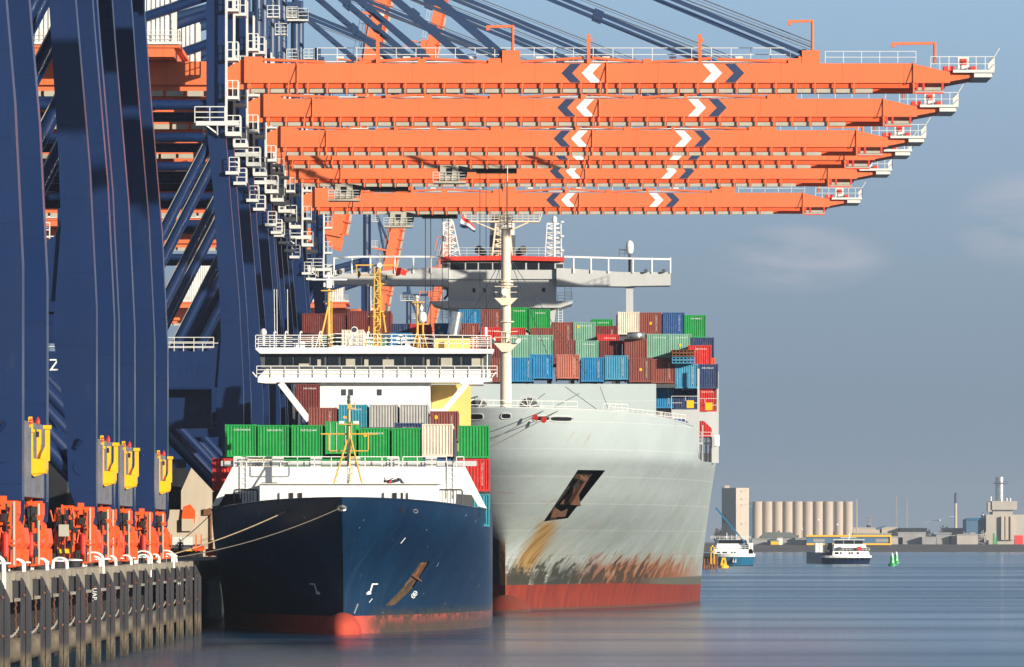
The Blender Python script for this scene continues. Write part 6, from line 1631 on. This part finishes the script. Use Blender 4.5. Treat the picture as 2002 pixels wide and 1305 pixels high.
def buoy(px, py, D, mt, s, label, cat):
    x = P2(px, D); t = thing('navigation_buoy', label, 'buoy', (x, D, 0))
    MB().lathe((x, D, -.3), [(1.15 * s, 0), (1.25 * s, .3), (1.25 * s, .9 * s), (.9 * s, 1.15 * s)], 14).build('float', M[mt], t)
    m = MB().lathe((x, D, .8 * s), [(.8 * s, 0), (.62 * s, 1.5 * s), (.5 * s, 2.3 * s), (.1, 2.35 * s)], 8); m.build('tower', M[mt], t)
    MB().lathe((x, D, 3.05 * s), [(.12, 0), (.34 * s, .08), (.3 * s, .5 * s), (.06, .95 * s)], 8).build('lantern', M['white'], t)
buoy(1744.5, 1107, 1900, 'gbuoy', .95, 'green conical buoy, left and nearer of the green pair', 'buoy')
buoy(1752.5, 1102, 2110, 'gbuoy', .95, 'green conical buoy, right and farther of the green pair', 'buoy')
x = P2(1415, 1750); t = thing('navigation_buoy', 'yellow spar buoy floating in front of the turquoise vessel', 'buoy', (x, 1750, 0))
MB().lathe((x, 1750, -.3), [(1.25, 0), (1.3, .9), (1.0, 1.1)], 12).build('float', M['yellow'], t)
MB().prism([(x - .9, .8), (x + .85, .8), (x + .45, 2.75), (x - .45, 2.75)], 1749.3, 1750.6).build('tower', M['yellow'], t)
MB().box(x - .12, x + .18, 1749.2, 1749.3, 1.2, 2.2).build('ladder_slot', M['greydk'], t)
X = lambda px: P2(px, 1700)
t = thing('mooring_dolphin', 'rusty brown piled dolphin with yellow ladder frame at the edge of the bow', 'mooring dolphin', (X(1392), 1700, 0))
m = MB()
for px in (1376, 1381, 1386, 1391, 1397, 1401): m.tube((X(px), 1700, -1), (X(px) + .1, 1700.4, 3.2), .34, 8)
m.build('pile', M['rust'], t); MB().box(X(1374), X(1397), 1699, 1702, 3.0, 4.0).build('pile_cap', M['rubber'], t)
MB().box(X(1389), X(1391), 1698.9, 1699, 1.2, 6.0).box(X(1395), X(1397), 1698.9, 1699, 1.2, 6).box(X(1389), X(1397), 1698.9, 1699, 5.6, 6.0).box(X(1389), X(1397), 1698.9, 1699, 4.2, 4.5).build('ladder_frame', M['yellow'], t)

# ---------------------------------------------------------------- far shore
FDS = 4560
SX = FP / FDS
fX = lambda px: (px - VX) / SX
fZ = lambda py: H + (VY - py) / SX
def far(name, cat, label, px): return thing(name, label, cat, (fX(px), FDS, 5))
t = far('silo_tower', 'tower', 'tall concrete elevator tower with a grey shaded side left of the silos', 1438)
cxs, cys = fX(1438), FDS - 8
m = MB().zprism([(fX(1412), FDS + 10), (fX(1438), FDS - 10), (fX(1464.5), FDS + 2), (fX(1440), FDS + 22)], 5, fZ(954.5)); m.build('wall', M['silo'], t)
MB().box(fX(1417), fX(1427), FDS + 4, FDS + 10, fZ(954.5), fZ(949.5)).box(fX(1412), fX(1413), FDS + 9, FDS + 12, fZ(955), fZ(949)).build('roof_hut', M['silo'], t)
m = MB()
for py in (959, 974, 986, 1023):
    for px, w_ in ((1448, 3.2), (1455, .9), (1459, .9)):
        f_ = (px - 1438) / 26.5; yy = FDS - 10 + 12 * f_ ; m.add([(fX(px), yy - .35, fZ(py + 4.5 if w_ > 2 else py + 2)), (fX(px + w_), yy + 12 * w_ / 26.5 - .35, fZ(py + 4.5 if w_ > 2 else py + 2)), (fX(px + w_), yy + 12 * w_ / 26.5 - .35, fZ(py)), (fX(px), yy - .35, fZ(py))], [(0, 1, 2, 3)])
m.build('window', M['bld2'], t)
MB().box(fX(1412), fX(1431), FDS + 4, FDS + 6, fZ(1022), fZ(1007)).build('annex', M['roofg'], t)
edges_ = [1472 + i * 19.75 for i in range(10)]
t = far('grain_silo_annex', 'building', 'narrow dark connecting shaft between the tower and the silos', 1468)
MB().box(fX(1465), fX(1471.5), FDS + 6, FDS + 14, 5, fZ(992)).box(fX(1464), fX(1470), FDS + 4, FDS + 8, fZ(990), fZ(982)).build('wall', M['bldblue'], t)
me = None
for i in range(10):
    px0 = 1472 + i * 19.75 if i < 8 else 1632 + (i - 8) * 18.2
    r_ = (19.75 if i < 8 else 18.2) / 2 / SX * .995
    c = px0 + (19.75 if i < 8 else 18.2) / 2
    t = far('grain_silo', 'silo', f'cream concrete grain silo, {ords[i]} from the elevator tower', c); t['group'] = 'row of grain silos'
    MB().lathe((fX(c), FDS + 8, 5), [(r_, 0), (r_, fZ(981) - 5.8), (r_ * 1.03, fZ(981) - 5.6), (r_ * 1.03, fZ(981) - 5)], 24).build('silo_shell', M['silo'], t, smooth=True)
def bld(px0, px1, py0, mt, name='warehouse', cat='building', label='', d=30, yo=0, roof=None, roofpk=0):
    t = far(name, cat, label, (px0 + px1) / 2); D = FDS + yo; s = FP / D; x0 = (px0 - VX) / s; x1 = (px1 - VX) / s; z = H + (VY - py0) / s
    if roofpk:
        MB().box(x0, x1, D, D + d, 4.8, z).build('wall', M[mt], t)
        zz = z + roofpk / s; MB().add([(x0 - 1, D - 1, z), (x1 + 1, D - 1, z), (x1 - (x1 - x0) * .12, D + d / 2, zz), (x0 + (x1 - x0) * .12, D + d / 2, zz), (x0 - 1, D + d, z), (x1 + 1, D + d, z)], [(0, 1, 2, 3), (3, 2, 5, 4), (0, 3, 4), (1, 5, 2), (0, 4, 5, 1)]).build('roof', M[roof or mt], t)
    else:
        MB().box(x0, x1, D, D + d, 4.8, z).build('wall', M[mt], t)
        if roof: MB().box(x0 - .3, x1 + .3, D - .3, D + d, z, z + .8).build('roof', M[roof], t)
    return t, x0, x1, z, D
bld(1488, 1556, 1052, 'bld2', label='gabled shed with grey green roof in front of the silos', yo=-40, roof='roofg', roofpk=11, d=24)
bld(1520, 1530, 1053, 'white', label='small white cabin by the gabled shed', name='cabin', yo=-50, d=6, roof='bld2')
bld(1507, 1523, 1059, 'yellow', label='low yellow container office beside the gabled shed', name='site_office', yo=-55, d=6, roof='roofg')
bld(1470, 1500, 1055, 'bld2', label='low grey wall of sheds at the foot of the tower', yo=-45, d=10, roof='roofg')
bld(1555, 1580, 1054, 'bld2', label='low grey sheds between the gabled shed and the yellow frame', yo=-45, d=10, roof='roofg')
for i, (a_, b_, y) in enumerate(((1668, 1720, 1034), (1724, 1756, 1033), (1760, 1812, 1035), (1848, 1892, 1035))):
    bld(a_, b_, y, 'silo', label=f'wide pale storage tank hall, {ords[i]} right of the silos', name='tank_hall', yo=60, d=30, roof='bld')
for i, (a_, b_, y, mt) in enumerate(((1668, 1742, 1045, 'bld2'), (1743, 1765, 1051, 'bld'), (1766, 1802, 1053, 'roofg'), (1803, 1830, 1052, 'bld2'), (1831, 1856, 1048, 'bld2'), (1857, 1870, 1049, 'silo'), (1871, 1912, 1047, 'bld'), (1756, 1810, 1043, 'bld2'), (1826, 1860, 1044, 'bldblue'))):
    bld(a_, b_, y, mt, label=f'{["low grey", "small beige", "grey green", "plain grey", "taller grey", "sunlit cream", "beige pipe", "long grey", "bluish"][i]} industrial building on the far bank right of the barge', yo=-30 + 9 * (i % 3), d=14, roof='bld2')
# long yellow gantry frame
t = far('yellow_conveyor_frame', 'conveyor', 'long yellow rectangular frame building behind the barge', 1660)
D = FDS - 60; s = FP / D; x0, x1 = (1577 - VX) / s, (1743 - VX) / s; zz = lambda py: H + (VY - py) / s
MB().box(x0, x1, D, D + 2, zz(1050), zz(1046.5)).box(x0, x1, D, D + 2, zz(1066), zz(1062.5)).box(x1 - 1, x1, D, D + 2.01, zz(1062.5), zz(1050)).build('frame', M['yellow'], t)
MB().box(x0 + .1, x1 - 1.1, D + 1.2, D + 9, zz(1062.5), zz(1050)).build('wall', M['bldblue'], t)
m = MB()
for a_, b_ in ((1712, 1738), (1590, 1612), (1640, 1660)): m.box((a_ - VX) / s, (b_ - VX) / s, D + 1, D + 1.15, zz(1060), zz(1054))
m.build('window', M['bld2'], t)
# power station at the right edge
t = far('power_station', 'building', 'beige power station block with white ducts and red door at the right edge', 1965)
MB().box(fX(1928), fX(2030), FDS, FDS + 50, 5, fZ(1006.5)).build('wall', M['bld'], t)
MB().box(fX(1941), fX(1980), FDS + .5, FDS + 30, fZ(1006.5), fZ(998)).box(fX(1939), fX(1988), FDS - 3, FDS + 30, fZ(997), fZ(980)).box(fX(1931), fX(1938.5), FDS - 2, FDS + 10, fZ(1001), fZ(982)).build('upper_casing', M['bld'], t)
MB().lathe((fX(1957), FDS + 10, fZ(980)), [(2.3 * 1.35, 0), (2.3 * 1.35, fZ(933) - fZ(980))], 20).build('steel_stack', M['steel'], t, smooth=True)
m = MB().lathe((fX(1957), FDS + 10, fZ(946)), [(4.9, 0), (4.9, .4)], 20)
m.rail([(fX(1944), FDS + 5, fZ(946)), (fX(1971), FDS + 5, fZ(946))], 1.5, 2, .15, 1)
m.build('stack_gallery', M['greydk'], t)
m = MB()
for px, py in ((1938, 971), (1969, 974), (1976, 974), (1923, 1002)): m.tube((fX(px), FDS + 3, fZ(py + 10)), (fX(px), FDS + 3, fZ(py)), .5, 8)
m.build('vent_pipe', M['white'], t)
m = MB()
for px in (1957, 1965, 1975): m.box(fX(px), fX(px + 6), FDS - 3, FDS, fZ(1056), fZ(1010))
m.build('white_duct', M['silo'], t)
MB().box(fX(1984), fX(2000), FDS - .4, FDS - .1, 5, fZ(1047)).build('red_door', M['red'], t)
t = far('turbine_hall', 'building', 'dark blue hall with turquoise roof left of the power station', 1908)
MB().box(fX(1890), fX(1927), FDS + 5, FDS + 40, 5, fZ(1017)).build('wall', M['bldblue'], t)
MB().prism([(fX(1889), fZ(1017)), (fX(1927), fZ(1017)), (fX(1927), fZ(1012.5)), (fX(1900), fZ(1013)), (fX(1893), fZ(1014.5))], FDS + 4, FDS + 40).build('roof', M['cyan'], t)
t = far('chimney', 'chimney', 'thin chimney with dark blue top left of the turbine hall', 1884)
MB().lathe((fX(1884), FDS + 80, 5), [(1.0, 0), (.85, fZ(983) - 5)], 12).build('shaft', M['silo'], t, smooth=True)
MB().lathe((fX(1883.5), FDS + 80, fZ(983)), [(.86, 0), (.75, fZ(962) - fZ(983))], 12).build('chimney_top', M['navy'], t, smooth=True)
t = far('mast', 'mast', 'thin pale mast just right of the silo row', 1678); MB().tube((fX(1678), FDS + 20, 5), (fX(1678), FDS + 20, fZ(976)), .45, 6, .3).build('pole', M['silo'], t)
for i, (px, py, w_) in enumerate(((1748, 1005, 11), (1803, 962, 4), (1825, 965, 4), (1998, 965, 4))):
    t = far('lattice_pylon', 'pylon', ['wide transmission pylon behind the tank halls', 'slender lattice mast, left of the thin pair', 'slender lattice mast, right of the thin pair', 'slender lattice mast behind the power station'][i], px)
    m = MB().lattice(fX(px - w_ * .5), fX(px + w_ * .5), fX(px - .6), fX(px + .6), FDS + 300, FDS + 302, 5, fZ(py), 9, .22, .14)
    if i == 0:
        for yy in (1009, 1017): m.tube((fX(px - 11), FDS + 301, fZ(yy)), (fX(px + 11), FDS + 301, fZ(yy)), .2, 5)
    else: m.box(fX(px - 1.4), fX(px + 1.4), FDS + 300, FDS + 302, fZ(py + 33), fZ(py + 30))
    m.build('lattice', M['bld2'], t)
for i, (px, py) in enumerate(((1597, 1017), (1634, 1026), (1565, 1036))):
    t = far('street_lamp', 'lamp post', ['tall lamp post with a bright lamp before the eighth silo', 'lower lamp post with a bright lamp near the silo gap', 'small lamp post by the gabled shed'][i], px)
    MB().tube((fX(px), FDS - 20, 5), (fX(px), FDS - 20, fZ(py)), .2, 6).build('pole', M['bld2'], t); MB().sphere((fX(px), FDS - 20, fZ(py)), .75, .5, .6).build('lamp_head', M['wmark'], t)
# pipework and clutter
t = far('pipe_rack', 'pipe rack', 'white pipework and valves in front of the turbine hall', 1900)
m = MB(); random.seed(3)
for i in range(46):
    px = random.uniform(1880, 1925); py = random.uniform(1042, 1064); h = random.uniform(2, 9)
    if i % 2: m.tube((fX(px), FDS - 14, fZ(py)), (fX(px), FDS - 14, fZ(py) + h * .5), .25, 5)
    else: m.tube((fX(px), FDS - 14, fZ(py)), (fX(px) + h * .5, FDS - 14, fZ(py)), .25, 5)
m.build('pipes', M['bld'], t)
t = far('green_pipe', 'pipe', 'green duct at the foot of the power station', 1943); MB().box(fX(1940), fX(1943), FDS - 8, FDS - 5, 5, fZ(1043)).box(fX(1945), fX(1948), FDS - 8, FDS - 5, 5, fZ(1052)).build('duct', M['gbuoy'], t)
t = far('blue_gantry', 'gantry', 'small blue sloping gantry above the tank halls', 1735); MB().prism([(fX(1719), fZ(1036)), (fX(1725), fZ(1036)), (fX(1740), fZ(1029)), (fX(1739), fZ(1027)), (fX(1720), fZ(1032))], FDS + 40, FDS + 44).build('beam', M['bldblue'], t)
# distant tree belt: leaf clumps through a volume
m = MB(); random.seed(11)
for i in range(7000):
    px = random.uniform(1400, 2040); x = fX(px) * 1.06; y = FDS + 260 + random.uniform(0, 60)
    hmax = 6 + 3 * math.sin(px * .045) + 3 * math.sin(px * .17 + 1) + 2.2 * math.sin(px * .61)
    z = 5 + random.random() ** .7 * max(4, hmax); r_ = random.uniform(.5, 1.3)
    a1 = random.uniform(0, 6.28); d1 = Vector((math.cos(a1), math.sin(a1) * .6, random.uniform(-.6, .6))) * r_; d2 = Vector((random.uniform(-.6, .6), random.uniform(-.6, .6), 1)) * r_
    c = Vector((x, y, z)); m.add([c - d1, c - d2, c + d1, c + d2], [(0, 1, 2, 3)])
tag(m.build('tree_belt', M['tree']), 'dark distant belt of trees along the far shore', 'woodland', kind='stuff')
# gull
x, z = A(1836, 1018, 900)
t = thing('gull', 'gull with spread wings gliding over the far shore', 'bird', (x, 900, z))
me = MB()
me.sphere((x, 900, z), .16, .34, .12, 10, 8)
me.sphere((x + .02, 899.6, z + .03), .07, .09, .07, 8, 6)
for s_, up_ in ((-1, -.25), (1, .28)):
    L1, L2 = .95, 1.05
    p0 = Vector((x, 900, z + .05)); p1 = p0 + Vector((s_ * L1, -.05, .18 + up_)); p2 = p1 + Vector((s_ * L2, .25, -.2 + up_ * .7))
    for a_, b_, w0, w1 in ((p0, p1, .34, .28), (p1, p2, .28, .04)):
        me.add([a_ + Vector((0, -w0 / 2, .02)), b_ + Vector((0, -w1 / 2, .02)), b_ + Vector((0, w1 / 2, 0)), a_ + Vector((0, w0 / 2, 0)), a_ + Vector((0, 0, -.03)), b_ + Vector((0, 0, -.02))], [(0, 1, 2, 3), (0, 4, 5, 1), (3, 2, 5, 4)])
me.build('body', M['wmark'], t)

# ---------------------------------------------------------------- haze
hz_ = bpy.data.materials.new('haze_air'); hz_.use_nodes = True; n_ = hz_.node_tree; n_.nodes.clear()
o_ = n_.nodes.new('ShaderNodeOutputMaterial'); v_ = n_.nodes.new('ShaderNodeVolumePrincipled')
v_.inputs['Color'].default_value = (.72, .80, .92, 1); v_.inputs['Density'].default_value = 5.2e-5; v_.inputs['Anisotropy'].default_value = .2
n_.links.new(v_.outputs[0], o_.inputs['Volume'])
hzb = MB().box(-3300, 9300, -120, 16300, -4, 140).build('haze', hz_); tag(hzb, kind='stuff')
